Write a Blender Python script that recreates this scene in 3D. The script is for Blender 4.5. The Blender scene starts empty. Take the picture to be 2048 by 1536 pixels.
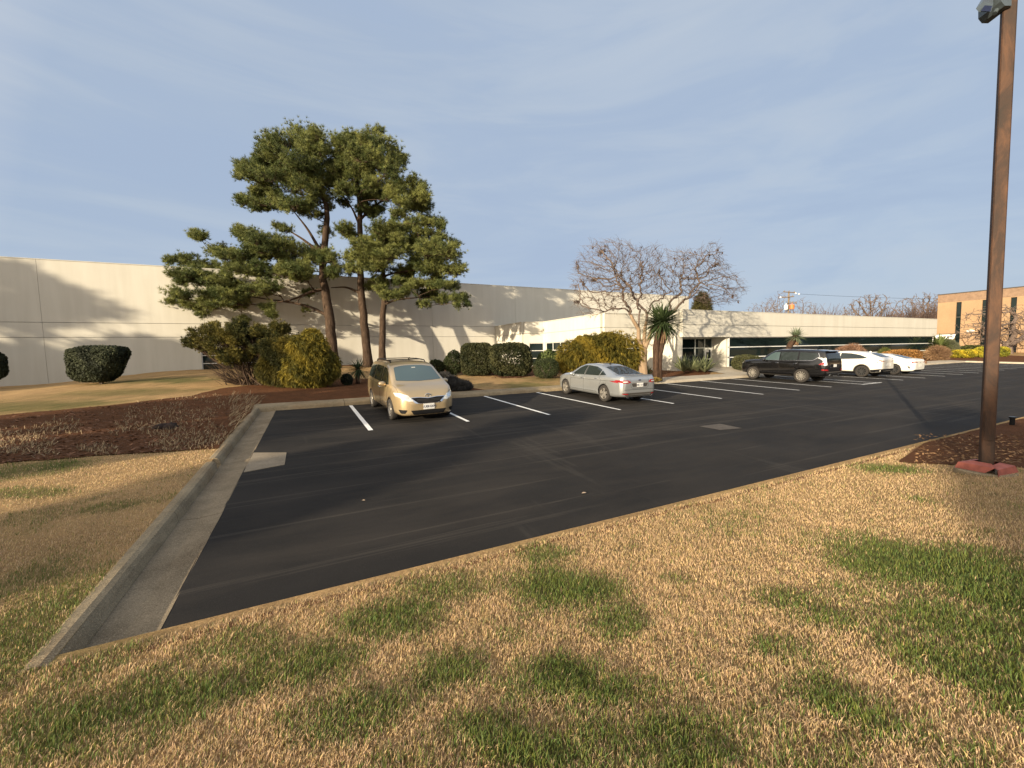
import bpy, bmesh, math, random
import numpy as np
from mathutils import Vector, Matrix
from mathutils.bvhtree import BVHTree
from mathutils.geometry import delaunay_2d_cdt

random.seed(7)
RNG = np.random.default_rng(7)
S = bpy.context.scene
COL = S.collection

# ------------------------------------------------------------------ camera model
F = 830.0                       # focal length in px for a 2048 px wide picture
EYE = 2.0
AZ, PITCH, ROLL = math.radians(63.749), math.radians(4.277), math.atan(.0213)
fw = np.array([math.cos(AZ)*math.cos(PITCH), math.sin(AZ)*math.cos(PITCH), -math.sin(PITCH)])
_r0 = np.array([math.sin(AZ), -math.cos(AZ), 0.0]); _u0 = np.cross(_r0, fw)
RT = _r0*math.cos(ROLL)-_u0*math.sin(ROLL)
UP = _u0*math.cos(ROLL)+_r0*math.sin(ROLL)
CAMP = np.array([0, 0, EYE])

def ray(px, py):
    return fw + RT*(px-1024)/F - UP*(py-768)/F      # depth 1 along fw
def at_depth(px, py, k):
    return CAMP + ray(px, py)*k
def depth_of(P):
    return float((np.asarray(P, float)-CAMP) @ fw)
def at_y(px, py, Y):
    v = ray(px, py); return CAMP+v*(Y/v[1])
def at_x(px, py, X):
    v = ray(px, py); return CAMP+v*(X/v[0])

# ------------------------------------------------------------------ noise
def _hash(ix, iy, seed):
    h = (ix.astype(np.int64)*374761393 + iy.astype(np.int64)*668265263 + seed*1442695041) & 0xffffffff
    h = ((h ^ (h >> 13))*1274126177) & 0xffffffff
    return ((h ^ (h >> 16)) & 0xffff)/65535.0
def vnoise(x, y, seed=0):
    x = np.asarray(x, float); y = np.asarray(y, float)
    ix = np.floor(x); iy = np.floor(y); fx = x-ix; fy = y-iy
    fx = fx*fx*(3-2*fx); fy = fy*fy*(3-2*fy)
    a = _hash(ix, iy, seed); b = _hash(ix+1, iy, seed); c = _hash(ix, iy+1, seed); d = _hash(ix+1, iy+1, seed)
    return (a*(1-fx)+b*fx)*(1-fy)+(c*(1-fx)+d*fx)*fy
def fbm(x, y, seed=0, o=4):
    s = 0; a = .5; t = 0
    for i in range(o):
        s = s+a*vnoise(np.asarray(x)*2**i, np.asarray(y)*2**i, seed+i*17); t += a; a *= .5
    return s/t
def sstep(a, b, x):
    t = np.clip((np.asarray(x, float)-a)/(b-a), 0, 1); return t*t*(3-2*t)

# ------------------------------------------------------------------ ground shape
LX0, LX1, LY0, LY1 = -1.10, 59.4, 4.22, 17.25
def lot_z(y): return .03*(np.asarray(y, float)-14.0)
def gz(x, y):
    x = np.asarray(x, float); y = np.asarray(y, float)
    mid = lot_z(np.clip(y, 4.0, 17.4))+.13
    south = .46*sstep(4.0, -1.0, y)
    W = .49+.72*sstep(-18, -7.3, x)-.65*sstep(14, 22, x)
    north = .20*sstep(17.4, 21.0, y)+(W-.42)*sstep(19, 40, y)
    flat = 1-sstep(70, 95, x)*.0
    bump = (fbm(x*.35, y*.35, 3)-.5)*.06*(sstep(17.8, 20, y)+sstep(-2.2, -4, x)+sstep(3.4, 2, y))
    return (mid+south+north)*flat+bump
def gpos(px, py, dz=0):
    z = .2
    for _ in range(16):
        v = ray(px, py); t = (z-EYE)/v[2]; P = CAMP+v*t
        z = .3*z+.7*(float(gz(P[0], P[1]))+dz)
    return np.array([P[0], P[1], z])
def lotp(px, py):
    s = .03; v = ray(px, py); t = (EYE+s*14)/(s*v[1]-v[2]); return CAMP+v*t

# ------------------------------------------------------------------ mesh builder
class MB:
    def __init__(s): s.v = []; s.f = []; s.n = 0; s.c = []; s.m = []
    def add(s, V, Fc, col=None, mi=0):
        V = np.asarray(V, float).reshape(-1, 3); Fc = np.asarray(Fc, int)
        if Fc.ndim == 1: Fc = Fc.reshape(1, -1)
        s.v.append(V); s.f.append(Fc+s.n); s.n += len(V); s.m.append(np.full(len(Fc), mi))
        if col is not None:
            col = np.asarray(col, float)
            s.c.append(np.broadcast_to(col, (len(V), 3)) if col.ndim == 1 else col)
        else: s.c.append(np.ones((len(V), 3)))
    def box(s, x0, x1, y0, y1, z0, z1, col=None, mi=0):
        V = [(x0,y0,z0),(x1,y0,z0),(x1,y1,z0),(x0,y1,z0),(x0,y0,z1),(x1,y0,z1),(x1,y1,z1),(x0,y1,z1)]
        s.add(V, [(0,3,2,1),(4,5,6,7),(0,1,5,4),(1,2,6,5),(2,3,7,6),(3,0,4,7)], col, mi)
    def obox(s, a, b, w, z0, z1, off=0.0, col=None, mi=0):
        """box along a ground segment a->b, thickness w to the right of it, offset off"""
        a = np.array(a[:2], float); b = np.array(b[:2], float); d = (b-a)/np.linalg.norm(b-a); n = np.array([d[1], -d[0]])
        p = [a+n*off, b+n*off, b+n*(off+w), a+n*(off+w)]
        V = [(q[0], q[1], z) for z in (z0, z1) for q in p]
        s.add(V, [(0,1,2,3),(7,6,5,4),(0,4,5,1),(1,5,6,2),(2,6,7,3),(3,7,4,0)], col, mi)
    def tube(s, pts, rad, n=6, col=None, cap=True, mi=0):
        pts = np.asarray(pts, float); m = len(pts); rad = np.broadcast_to(np.asarray(rad, float), (m,))
        T = np.gradient(pts, axis=0); T /= np.linalg.norm(T, axis=1)[:, None]+1e-9
        ref = np.array([0, 0, 1.0]) if abs(T[0][2]) < .9 else np.array([1.0, 0, 0])
        V = []
        u = np.cross(T[0], ref); u /= np.linalg.norm(u)
        for i in range(m):
            u = u-T[i]*(u@T[i]); u /= np.linalg.norm(u)+1e-9; w = np.cross(T[i], u)
            a = np.arange(n)*2*math.pi/n
            V.append(pts[i]+rad[i]*(np.cos(a)[:, None]*u+np.sin(a)[:, None]*w))
        V = np.concatenate(V)
        i = np.arange(m-1)[:, None]*n; j = np.arange(n)[None]; k = (j+1) % n
        Q = np.stack([i+j, i+k, i+n+k, i+n+j], -1).reshape(-1, 4)
        s.add(V, Q, col, mi)
        if cap:
            base = s.n-len(V)
            s.f.append(np.array([list(range(base, base+n))[::-1]])); s.m.append(np.array([mi]))
            s.f.append(np.array([list(range(base+(m-1)*n, base+m*n))])); s.m.append(np.array([mi]))
    def lathe(s, prof, c=(0, 0, 0), n=24, axis='z', col=None, mi=0):
        prof = np.asarray(prof, float); m = len(prof); a = np.arange(n)*2*math.pi/n
        r = prof[:, 0][:, None]; h = np.broadcast_to(prof[:, 1][:, None], (m, n))
        A = r*np.cos(a)[None]; B = r*np.sin(a)[None]
        if axis == 'z': V = np.stack([A, B, h], -1)
        elif axis == 'y': V = np.stack([A, h, B], -1)
        else: V = np.stack([h, A, B], -1)
        V = V.reshape(-1, 3)+np.asarray(c, float)
        i = np.arange(m-1)[:, None]*n; j = np.arange(n)[None]; k = (j+1) % n
        s.add(V, np.stack([i+j, i+k, i+n+k, i+n+j], -1).reshape(-1, 4), col, mi)
    def sphere(s, c, r, n=10, col=None, jitter=0, seed=0):
        bm = bmesh.new(); bmesh.ops.create_icosphere(bm, subdivisions=2 if n <= 10 else 3, radius=1)
        V = np.array([v.co[:] for v in bm.verts]); Fc = np.array([[v.index for v in f.verts] for f in bm.faces]); bm.free()
        if jitter:
            q = fbm(V[:, 0]*1.7+seed+V[:, 2], V[:, 1]*1.7-V[:, 2]*1.3, seed, 3); V = V*(1+jitter*(q-.5)*2)[:, None]
        s.add(V*np.asarray(r, float)+np.asarray(c, float), Fc, col)
    def build(s, name, mat=None, parent=None, smooth=False, cols=False, mats=None, loc=None):
        me = bpy.data.meshes.new(name)
        V = np.concatenate(s.v) if s.v else np.zeros((0, 3))
        if loc is not None: V = V-np.asarray(loc, float)
        fl = [f for f in s.f if len(f)]
        tot = np.concatenate([np.full(len(f), f.shape[1]) for f in fl]); idx = np.concatenate([f.reshape(-1) for f in fl])
        me.vertices.add(len(V)); me.vertices.foreach_set('co', V.reshape(-1).astype(np.float32))
        me.loops.add(len(idx)); me.loops.foreach_set('vertex_index', idx.astype(np.int32))
        me.polygons.add(len(tot)); st = np.concatenate([[0], np.cumsum(tot)[:-1]])
        me.polygons.foreach_set('loop_start', st.astype(np.int32)); me.polygons.foreach_set('loop_total', tot.astype(np.int32))
        me.polygons.foreach_set('use_smooth', np.full(len(tot), bool(smooth)))
        if cols:
            C = np.concatenate(s.c); C = np.concatenate([C, np.ones((len(C), 1))], 1)
            at = me.color_attributes.new('col', 'FLOAT_COLOR', 'POINT'); at.data.foreach_set('color', C.reshape(-1).astype(np.float32))
        for m_ in (mats or ([mat] if mat else [])): me.materials.append(m_)
        if mats: me.polygons.foreach_set('material_index', np.concatenate([m for m, f in zip(s.m, s.f) if len(f)]).astype(np.int32))
        me.update(calc_edges=True)
        o = bpy.data.objects.new(name, me); COL.objects.link(o)
        if loc is not None and parent is None: o.location = loc
        if parent: o.parent = parent
        return o

def thing(name, label, cat, loc=(0, 0, 0), rz=0, group=None):
    o = bpy.data.objects.new(name, None); COL.objects.link(o); o.empty_display_size = .2
    o.location = loc; o.rotation_euler = (0, 0, rz); o['label'] = label; o['category'] = cat
    if group: o['group'] = group
    return o
def tag(o, label, cat, group=None):
    o['label'] = label; o['category'] = cat
    if group: o['group'] = group
    return o
def structure(o): o['kind'] = 'structure'; return o
def stuff(o, label, cat): o['kind'] = 'stuff'; o['label'] = label; o['category'] = cat; return o
def dup(root, loc, rz=0, label=None, scale=None):
    r = root.copy(); COL.objects.link(r); r.location = loc; r.rotation_euler = (0, 0, rz)
    if scale is not None: r.scale = scale
    if label: r['label'] = label
    for ch in list(root.children):
        c = ch.copy(); COL.objects.link(c); c.parent = r
        for g in ch.children:
            d = g.copy(); COL.objects.link(d); d.parent = c
    return r
def label(o, t): o['label'] = t; return o

# ------------------------------------------------------------------ materials
class NT:
    def __init__(s, name):
        s.m = bpy.data.materials.new(name); s.m.use_nodes = True; s.t = s.m.node_tree; s.t.nodes.clear()
        s.out = s.t.nodes.new('ShaderNodeOutputMaterial')
    def n(s, typ, **kw):
        q = s.t.nodes.new('ShaderNode'+typ)
        for k, v in kw.items():
            if k.startswith('i_'): q.inputs[k[2:].replace('_', ' ')].default_value = v
            else: setattr(q, k, v)
        return q
    def l(s, a, b): s.t.links.new(a, b)
    def noise(s, scale, detail=4, vec=None, rough=.55, dist=0):
        q = s.n('TexNoise'); q.inputs['Scale'].default_value = scale; q.inputs['Detail'].default_value = detail
        q.inputs['Roughness'].default_value = rough; q.inputs['Distortion'].default_value = dist
        if vec is not None: s.l(vec, q.inputs['Vector'])
        return q.outputs['Fac']
    def ramp(s, fac, stops):
        q = s.n('ValToRGB'); e = q.color_ramp.elements
        while len(e) < len(stops): e.new(.5)
        for el, (p, c) in zip(e, stops): el.position = p; el.color = (*c, 1) if len(c) == 3 else c
        s.l(fac, q.inputs['Fac']); return q.outputs['Color']
    def mix(s, fac, a, b, mode='MIX'):
        q = s.n('MixRGB', blend_type=mode)
        for k, v in (('Fac', fac), ('Color1', a), ('Color2', b)):
            if isinstance(v, (int, float)): q.inputs[k].default_value = v
            elif isinstance(v, tuple): q.inputs[k].default_value = (*v, 1)
            else: s.l(v, q.inputs[k])
        return q.outputs['Color']
    def mapping(s, scale=(1, 1, 1), rot=(0, 0, 0), coord='Object'):
        tc = s.n('TexCoord'); mp = s.n('Mapping'); mp.inputs['Scale'].default_value = scale; mp.inputs['Rotation'].default_value = rot
        s.l(tc.outputs[coord], mp.inputs['Vector']); return mp.outputs['Vector']
    def bsdf(s, color, rough=.8, metal=0, bump=None, bstr=.3, bdist=.02, spec=.5, coat=0, **kw):
        b = s.n('BsdfPrincipled')
        if isinstance(color, tuple): b.inputs['Base Color'].default_value = (*color, 1)
        else: s.l(color, b.inputs['Base Color'])
        if isinstance(rough, (int, float)): b.inputs['Roughness'].default_value = rough
        else: s.l(rough, b.inputs['Roughness'])
        b.inputs['Metallic'].default_value = metal; b.inputs['Specular IOR Level'].default_value = spec
        if coat: b.inputs['Coat Weight'].default_value = coat; b.inputs['Coat Roughness'].default_value = .04
        if bump is not None:
            q = s.n('Bump'); q.inputs['Strength'].default_value = bstr; q.inputs['Distance'].default_value = bdist
            s.l(bump, q.inputs['Height']); s.l(q.outputs[0], b.inputs['Normal'])
        s.l(b.outputs[0], s.out.inputs[0]); return s.m

def plain(name, c, rough=.6, metal=0, var=.12, scale=6, coat=0, bstr=.05, spec=.5):
    t = NT(name); v = t.mapping(); f = t.noise(scale, 5, v)
    a = tuple(x*(1-var) for x in c); b = tuple(min(1, x*(1+var)) for x in c)
    return t.bsdf(t.ramp(f, [(.3, a), (.7, b)]), rough, metal, f, bstr, .01, spec, coat)
def veg(name, trans=.25, rough=.7):
    t = NT(name); a = t.n('Attribute', attribute_name='col'); v = t.mapping(); f = t.noise(3, 2, v)
    c = t.mix(t.n_mul(f) if False else .25, a.outputs['Color'], t.mix(1.0, a.outputs['Color'], t.ramp(f, [(.3, (.5, .5, .5)), (.7, (1, 1, 1))]), 'MULTIPLY'))
    d = t.n('BsdfPrincipled'); t.l(c, d.inputs['Base Color']); d.inputs['Roughness'].default_value = rough; d.inputs['Specular IOR Level'].default_value = .25
    tr = t.n('BsdfTranslucent'); t.l(c, tr.inputs['Color']); mx = t.n('MixShader'); mx.inputs[0].default_value = trans
    t.l(d.outputs[0], mx.inputs[1]); t.l(tr.outputs[0], mx.inputs[2]); t.l(mx.outputs[0], t.out.inputs[0]); return t.m

def wall_mat(name, base):
    t = NT(name); v = t.mapping(); st = t.mapping((1.2, 1.2, .12)); f = t.noise(.35, 4, v); g = t.noise(1.6, 5, st); h = t.noise(60, 3, v)
    c = t.ramp(f, [(.3, tuple(x*.93 for x in base)), (.7, base)])
    c = t.mix(.35, c, t.mix(1.0, c, t.ramp(g, [(.35, (.80, .79, .76)), (.62, (1, 1, 1))]), 'MULTIPLY'))
    return t.bsdf(c, .85, 0, h, .25, .01, .2)
M = {}
M['wall'] = wall_mat('painted concrete panel', (.60, .58, .51))
M['wall2'] = wall_mat('painted facade panel', (.61, .59, .52))
def mk():
    t = NT('reveal groove'); M['groove'] = t.bsdf(t.ramp(t.noise(4, 3, t.mapping()), [(0, (.16, .15, .13)), (1, (.24, .22, .19))]), .9)
    # asphalt
    t = NT('asphalt'); v = t.mapping(); sx = t.mapping((.22, .9, 1), (0, 0, .05)); sx2 = t.mapping((.035, 2.2, 1), (0, 0, .06)); sy = t.mapping((1.4, .12, 1), (0, 0, -.25))
    fine = t.noise(120, 4, v, .75); med = t.noise(.5, 6, v); st = t.noise(1.4, 7, sx, .65, .4); st2 = t.noise(2.4, 6, sx2, .6); st3 = t.noise(1.0, 6, sy, .6)
    c = t.ramp(med, [(.3, (.017, .016, .0155)), (.72, (.028, .0255, .0235))])
    c = t.mix(t.ramp(st, [(.44, (0, 0, 0)), (.66, (.40, .40, .40))]), c, (.052, .045, .039))
    c = t.mix(t.ramp(st2, [(.56, (0, 0, 0)), (.61, (.38, .38, .38)), (.64, (0, 0, 0))]), c, (.085, .074, .062))
    c = t.mix(t.ramp(st3, [(.6, (0, 0, 0)), (.66, (.35, .35, .35)), (.7, (0, 0, 0))]), c, (.06, .054, .047))
    c = t.mix(t.ramp(fine, [(.55, (0, 0, 0)), (.75, (.6, .6, .6))]), c, (.085, .080, .074))
    rr = t.ramp(st, [(.4, (.8, .8, .8)), (.7, (.92, .92, .92))])
    M['asphalt'] = t.bsdf(c, rr, 0, fine, .5, .006, .12)
    # concrete
    def conc(nm, a, b, st=(.09, .055, .03)):
        t = NT(nm); v = t.mapping(); f = t.noise(2.2, 7, v, .65); g = t.noise(90, 4, v, .7); s_ = t.noise(.9, 5, v)
        c = t.ramp(f, [(.3, a), (.7, b)]); c = t.mix(t.ramp(s_, [(.52, (0, 0, 0)), (.72, (.55, .55, .55))]), c, st)
        c = t.mix(t.ramp(g, [(.48, (0, 0, 0)), (.66, (.7, .7, .7))]), c, tuple(x*1.7 for x in b))
        g2 = t.noise(38, 6, v, .8); c = t.mix(t.ramp(g2, [(.30, (.8, .8, .8)), (.46, (0, 0, 0))]), c, tuple(x*.35 for x in a))
        return t.bsdf(c, .9, 0, g, .7, .008, .2)
    M['kerb'] = conc('kerb concrete', (.15, .118, .074), (.30, .24, .155), (.17, .10, .045))
    M['gutter'] = conc('gutter concrete', (.12, .093, .06), (.25, .20, .135), (.09, .06, .035))
    M['walk'] = conc('pavement concrete', (.30, .26, .20), (.42, .37, .29), (.26, .2, .14))
    M['pad'] = conc('drain pad concrete', (.17, .14, .10), (.27, .225, .165), (.13, .10, .065))
    # lawn base
    t = NT('lawn'); at = t.n('Attribute', attribute_name='col'); v = t.mapping(); f = t.noise(26, 6, v, .75); g = t.noise(5, 6, v, .7); m2 = t.noise(140, 3, v, .7)
    c = t.mix(1.0, at.outputs['Color'], t.ramp(f, [(.25, (.45, .42, .38)), (.7, (1.15, 1.12, 1.05))]), 'MULTIPLY')
    c = t.mix(.6, c, t.mix(1.0, c, t.ramp(g, [(.3, (.75, .75, .75)), (.7, (1.15, 1.12, 1.05))]), 'MULTIPLY'))
    c = t.mix(.7, c, t.mix(1.0, c, t.ramp(m2, [(.3, (.55, .53, .5)), (.7, (1.25, 1.2, 1.15))]), 'MULTIPLY'))
    M['lawn'] = t.bsdf(c, .95, 0, t.mix(.5, f, m2), 1.0, .03, .1)
    # mulch
    t = NT('mulch'); v = t.mapping(); sv = t.mapping((1, 3, 1), (0, 0, .5)); f = t.noise(40, 6, sv, .75, .6); g = t.noise(2.2, 5, v)
    c = t.ramp(f, [(.3, (.030, .014, .007)), (.5, (.14, .062, .028)), (.72, (.28, .15, .07))])
    c = t.mix(.7, c, t.mix(1.0, c, t.ramp(g, [(.3, (.6, .58, .55)), (.7, (1.1, 1, 1))]), 'MULTIPLY'))
    M['mulch'] = t.bsdf(c, .95, 0, f, 1.0, .04, .1)
    t = NT('bare red soil'); v = t.mapping(); f = t.noise(30, 6, v, .7)
    M['soil'] = t.bsdf(t.ramp(f, [(.3, (.08, .04, .02)), (.7, (.28, .15, .075))]), .95, 0, f, .8, .02, .1)
    # line paint
    t = NT('line paint'); v = t.mapping(); f = t.noise(9, 6, v, .7); g = t.noise(90, 3, v)
    c = t.ramp(f, [(.30, (.60, .60, .58)), (.5, (.82, .82, .80))]); M['paint'] = t.bsdf(c, .7, 0, g, .3, .004)
    # glass
    def glass(nm, c, rough=.04, spec=.7):
        t = NT(nm); v = t.mapping((.5, .5, .5)); f = t.noise(.8, 2, v)
        return t.bsdf(t.ramp(f, [(.3, c), (.7, tuple(x*1.3 for x in c))]), rough, 0, f, .02, .02, spec)
    M['glass'] = glass('dark office glass', (.008, .014, .014), .04, .28); M['carglass'] = glass('car glass', (.018, .024, .024), .03)
    M['wsglass'] = glass('windscreen glass', (.05, .075, .08), .04)
    # brick
    t = NT('tan brick'); v = t.mapping((1, 1, 1), (0, math.pi/2, math.pi/2)); br = t.n('TexBrick'); br.inputs['Scale'].default_value = 5; t.l(v, br.inputs['Vector'])
    br.inputs['Color1'].default_value = (.29, .19, .108, 1); br.inputs['Color2'].default_value = (.35, .235, .135, 1); br.inputs['Mortar'].default_value = (.35, .26, .17, 1)
    c = t.mix(.5, br.outputs['Color'], t.ramp(t.noise(.4, 5, t.mapping()), [(.3, (.25, .16, .095)), (.7, (.37, .245, .145))]))
    M['brick'] = t.bsdf(c, .9, 0, br.outputs['Fac'], .2, .01, .2)
    M['brickdark'] = plain('brown brick band', (.22, .145, .095), .9, 0, .2, 2.0)
    # rust pole
    t = NT('rusted steel'); v = t.mapping((1, 1, .35)); f = t.noise(3.0, 8, v, .7, .5); g = t.noise(70, 3, v)
    c = t.ramp(f, [(.28, (.020, .015, .012)), (.46, (.038, .021, .014)), (.62, (.09, .043, .022)), (.8, (.055, .036, .025))])
    M['rust'] = t.bsdf(c, .75, .15, g, .3, .004, .4)
    M['redprimer'] = plain('red primer', (.30, .085, .06), .7, 0, .25, 9)
    # bark
    def bark(nm, a, b, sc=9):
        t = NT(nm); v = t.mapping((1, 1, .22)); f = t.noise(sc, 7, v, .7, .4)
        return t.bsdf(t.ramp(f, [(.32, a), (.68, b)]), .95, 0, f, 1.0, .05, .1)
    M['pinebark'] = bark('pine bark', (.025, .017, .012), (.10, .068, .048)); M['palebark'] = bark('pale smooth bark', (.20, .14, .09), (.36, .265, .18), 3)
    M['greybark'] = bark('grey bark', (.08, .058, .047), (.20, .155, .13)); M['palmbark'] = bark('shaggy palm bark', (.020, .013, .010), (.10, .062, .042), 14)
    M['veg'] = veg('foliage'); M['needle'] = veg('pine needles', .18, .55); M['grass'] = veg('grass blades', .3, .6); M['dry'] = veg('dry stalks', .1, .9)
    M['black'] = plain('black plastic', (.010, .010, .011), .65, spec=.15); M['tyre'] = plain('tyre rubber', (.024, .021, .019), .9, 0, .25, 12, bstr=.3)
    M['alloy'] = plain('alloy wheel', (.55, .52, .47), .35, .8); M['darkalloy'] = plain('dark alloy wheel', (.10, .10, .10), .35, .7)
    M['chrome'] = plain('chrome', (.75, .75, .75), .12, 1, .03); M['white'] = plain('white frame paint', (.72, .72, .69), .45, 0, .05)
    M['red'] = plain('red lamp lens', (.24, .012, .014), .15, 0, .2, 20, coat=1); M['clear'] = plain('clear lamp lens', (.62, .63, .60), .12, .2, .3, 25, coat=1)
    M['plate'] = plain('number plate', (.62, .62, .60), .5, 0, .05); M['ink'] = plain('dark lettering', (.03, .03, .06), .6)
    M['stone'] = plain('field stone', (.17, .10, .06), .9, 0, .4, 5, bstr=.6); M['metalgrey'] = plain('grey metal', (.10, .125, .14), .4, .5)
    M['lens'] = plain('lamp lens', (.015, .02, .05), .3, 0, .3, spec=.3); M['bronze'] = plain('dark trim', (.05, .045, .04), .6)
    M['roof'] = plain('flat roof membrane', (.3, .29, .27), .9); M['wood'] = plain('weathered pole wood', (.17, .13, .09), .9, 0, .3)
    M['orange'] = plain('orange canister', (.55, .17, .05), .5); M['ballwhite'] = plain('white enamel', (.75, .74, .7), .3)
NT.n_mul = lambda s, f: f
mk()
def carpaint(name, c, metal=.5, rough=.32, coat=1):
    t = NT(name); v = t.mapping(); f = t.noise(400, 2, v); g = t.noise(1.3, 4, v)
    a = t.ramp(f, [(.35, tuple(x*.88 for x in c)), (.65, tuple(min(1, x*1.1) for x in c))])
    z = t.ramp(g, [(.3, (.9, .89, .87)), (.7, (1, 1, 1))])
    return t.bsdf(t.mix(.7, a, t.mix(1.0, a, z, 'MULTIPLY')), rough, metal, None, spec=.5, coat=coat)
# ================================================================== GROUND
GREEN = []      # world ellipses of green grass (centre, lateral radius, depth radius, strength)
_h = np.array([math.cos(AZ), math.sin(AZ)]); _hr = np.array([_h[1], -_h[0]])
for px, py, rx, ry, st in [(1830,1130,170,48,.95),(1990,1180,140,60,.8),(1950,1260,120,55,.75),(1990,1350,110,70,.75),(1870,1330,60,30,.6),(1130,1180,120,45,.85),(1240,1240,70,35,.6),
        (1090,1110,50,18,.6),(900,1180,100,28,.5),(800,1240,110,40,.7),(620,1330,110,40,.6),(480,1290,90,30,.45),(320,1400,160,50,.7),(150,1450,170,60,.65),(720,1420,120,45,.5),(900,1340,90,40,.55),(960,1460,90,50,.5),(1130,1360,90,40,.55),(1060,1500,120,40,.5),(1240,1380,100,40,.45),
        (1570,1205,55,26,.6),(1650,1235,60,22,.55),(1700,1180,60,20,.3),(1770,940,65,8,.9),(1835,1000,25,7,.5),(1800,1290,60,30,.4),(1350,1160,50,16,.35),(1560,1300,60,26,.35),(1660,1400,70,40,.4),(1340,1490,150,60,.45),(1760,1440,80,40,.35),
        (90,1250,150,80,.6),(150,1180,120,40,.45),(40,1160,80,40,.5),(220,1015,50,9,.5),(80,935,90,12,.6),(60,985,90,8,.7),(200,1330,60,40,.4),(330,995,30,8,.3),(500,1370,60,24,.6),
        (60,812,160,8,.7),(250,785,120,6,.6),(330,760,110,5,.8),(1060,772,60,7,.7),(1085,757,40,5,.6),(960,770,30,4,.35),(1350,765,30,4,.3)]:
    c = gpos(px, py); k = depth_of(c); a = gpos(px, py-ry); b = gpos(px, py+ry)
    GREEN.append((c[:2], rx*k/F, np.linalg.norm(a[:2]-b[:2])/2, st))
def green_mask(x, y):
    x = np.asarray(x, float); y = np.asarray(y, float)
    w1 = (fbm(x*2.2, y*2.2, 11)-.5)*1.1; m = np.zeros_like(x)
    for c, rl, rd, st in GREEN:
        dx = x-c[0]; dy = y-c[1]; l = (dx*_hr[0]+dy*_hr[1])/rl; d = (dx*_h[0]+dy*_h[1])/rd
        q = np.sqrt(l*l+d*d)+w1; m = np.maximum(m, st*sstep(1.55, .35, q))
    n = fbm(x*.9, y*.9, 23)*.6+fbm(x*5, y*5, 29)*.4
    return np.clip(m+.28*sstep(.56, .68, n), 0, 1)
def lawn_col(x, y):
    g = green_mask(x, y)[..., None]; v = fbm(np.asarray(x)*3, np.asarray(y)*3, 31)[..., None]; v2 = fbm(np.asarray(x)*.5, np.asarray(y)*.5, 37)[..., None]
    straw = np.array([.48, .335, .18])*(.75+.5*v)*(.82+.36*v2); gr = np.array([.115, .135, .045])*(.7+.6*v)
    return straw*(1-g)+gr*g

def uniq(a):
    a = np.unique(np.round(a, 4)); return a
TXL, TYF, TYB, TXR = -1.77, 4.14, 17.60, 59.62      # the terrain's hole for the parking lot
xs = uniq(np.concatenate([[-900,-500,-300,-200,-140,-100,-75,-58,-45,-35,-28,-24], np.arange(-20, 20.01, .2), np.arange(20.6, 72, .8), [80,95,120,160,220,320,500,900], [TXL, TXR]]))
ys = uniq(np.concatenate([[-900,-500,-300,-180,-110,-70,-45,-30,-20,-14,-9,-6], np.arange(-4, 20.01, .2), np.arange(20.4, 42, .5), [46,52,60,75,95,130,200,320,500,900], [TYF, TYB]]))
X, Y = np.meshgrid(xs, ys, indexing='ij'); Z = gz(X, Y)
V = np.stack([X, Y, Z], -1).reshape(-1, 3); nx, ny = len(xs), len(ys)
i, j = np.meshgrid(np.arange(nx-1), np.arange(ny-1), indexing='ij')
cx = (xs[i]+xs[i+1])/2; cy = (ys[j]+ys[j+1])/2
keep = ~((cx > TXL) & (cx < TXR) & (cy > TYF) & (cy < TYB))
i, j = i[keep], j[keep]; Q = np.stack([i*ny+j, (i+1)*ny+j, (i+1)*ny+j+1, i*ny+j+1], -1)
mb = MB(); mb.add(V, Q, lawn_col(X, Y).reshape(-1, 3)); structure(mb.build('ground', M['lawn'], smooth=True, cols=True))

# ---- asphalt sheet
LSH = lambda y: -.15*(17.0-np.asarray(y, float))/12.8      # the left edge runs slightly askew
mb = MB(); xa = np.arange(LX0, LX1+.3, .3); rows = []
edge = LY0+(fbm(xa*1.1, xa*0, 5)-.5)*.10+(fbm(xa*9, xa*0, 6)-.5)*.05
for q in np.linspace(0, 1, 9):
    yy = edge*(1-q)+(LY1+.05)*q; wob = (fbm(xa*.3, yy*.3, 8)-.5)*.012; rows.append(np.stack([np.where(xa < LX0+.01, xa+LSH(yy), xa), yy, lot_z(yy)+wob], -1))
R_ = np.stack(rows, 1).reshape(-1, 3); n2 = 9; i, j = np.meshgrid(np.arange(len(xa)-1), np.arange(n2-1), indexing='ij')
mb.add(R_, np.stack([i*n2+j, (i+1)*n2+j, (i+1)*n2+j+1, i*n2+j+1], -1).reshape(-1, 4)); structure(mb.build('parking_lot', M['asphalt'], smooth=True))

def extrude(mb, prof, path_a, path_b, axis, seg=3.05, gap=.014, seed=0, nsub=10):
    """profile (u, z) swept along x ('x': u is y) or y ('y': u is x); z measured from the lot plane"""
    prof = np.asarray(prof, float); s0 = path_a
    while s0 < path_b-.05:
        s1 = min(path_b, s0+seg)-gap; V = []
        for k, s_ in enumerate(np.linspace(s0, s1, nsub)):
            w = (vnoise(np.full(len(prof), s_*3.1), np.arange(len(prof))*7.7, seed)-.5)*.014
            if axis == 'y': V.append(np.stack([prof[:, 0]+w+(LSH(s_) if prof[0][0] < 0 else 0), np.full(len(prof), s_), prof[:, 1]+lot_z(s_)+w*.6], -1))
            else: V.append(np.stack([np.full(len(prof), s_), prof[:, 0]+w, prof[:, 1]+lot_z(prof[:, 0])+w*.6], -1))
        V = np.concatenate(V); n = len(prof); i = np.arange(nsub-1)[:, None]*n; j = np.arange(n-1)[None]
        mb.add(V, np.stack([i+j, i+j+1, i+n+j+1, i+n+j], -1).reshape(-1, 4))
        mb.add(V[:n], [list(range(n))]); mb.add(V[-n:], [list(range(n))[::-1]]); s0 += seg
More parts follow.
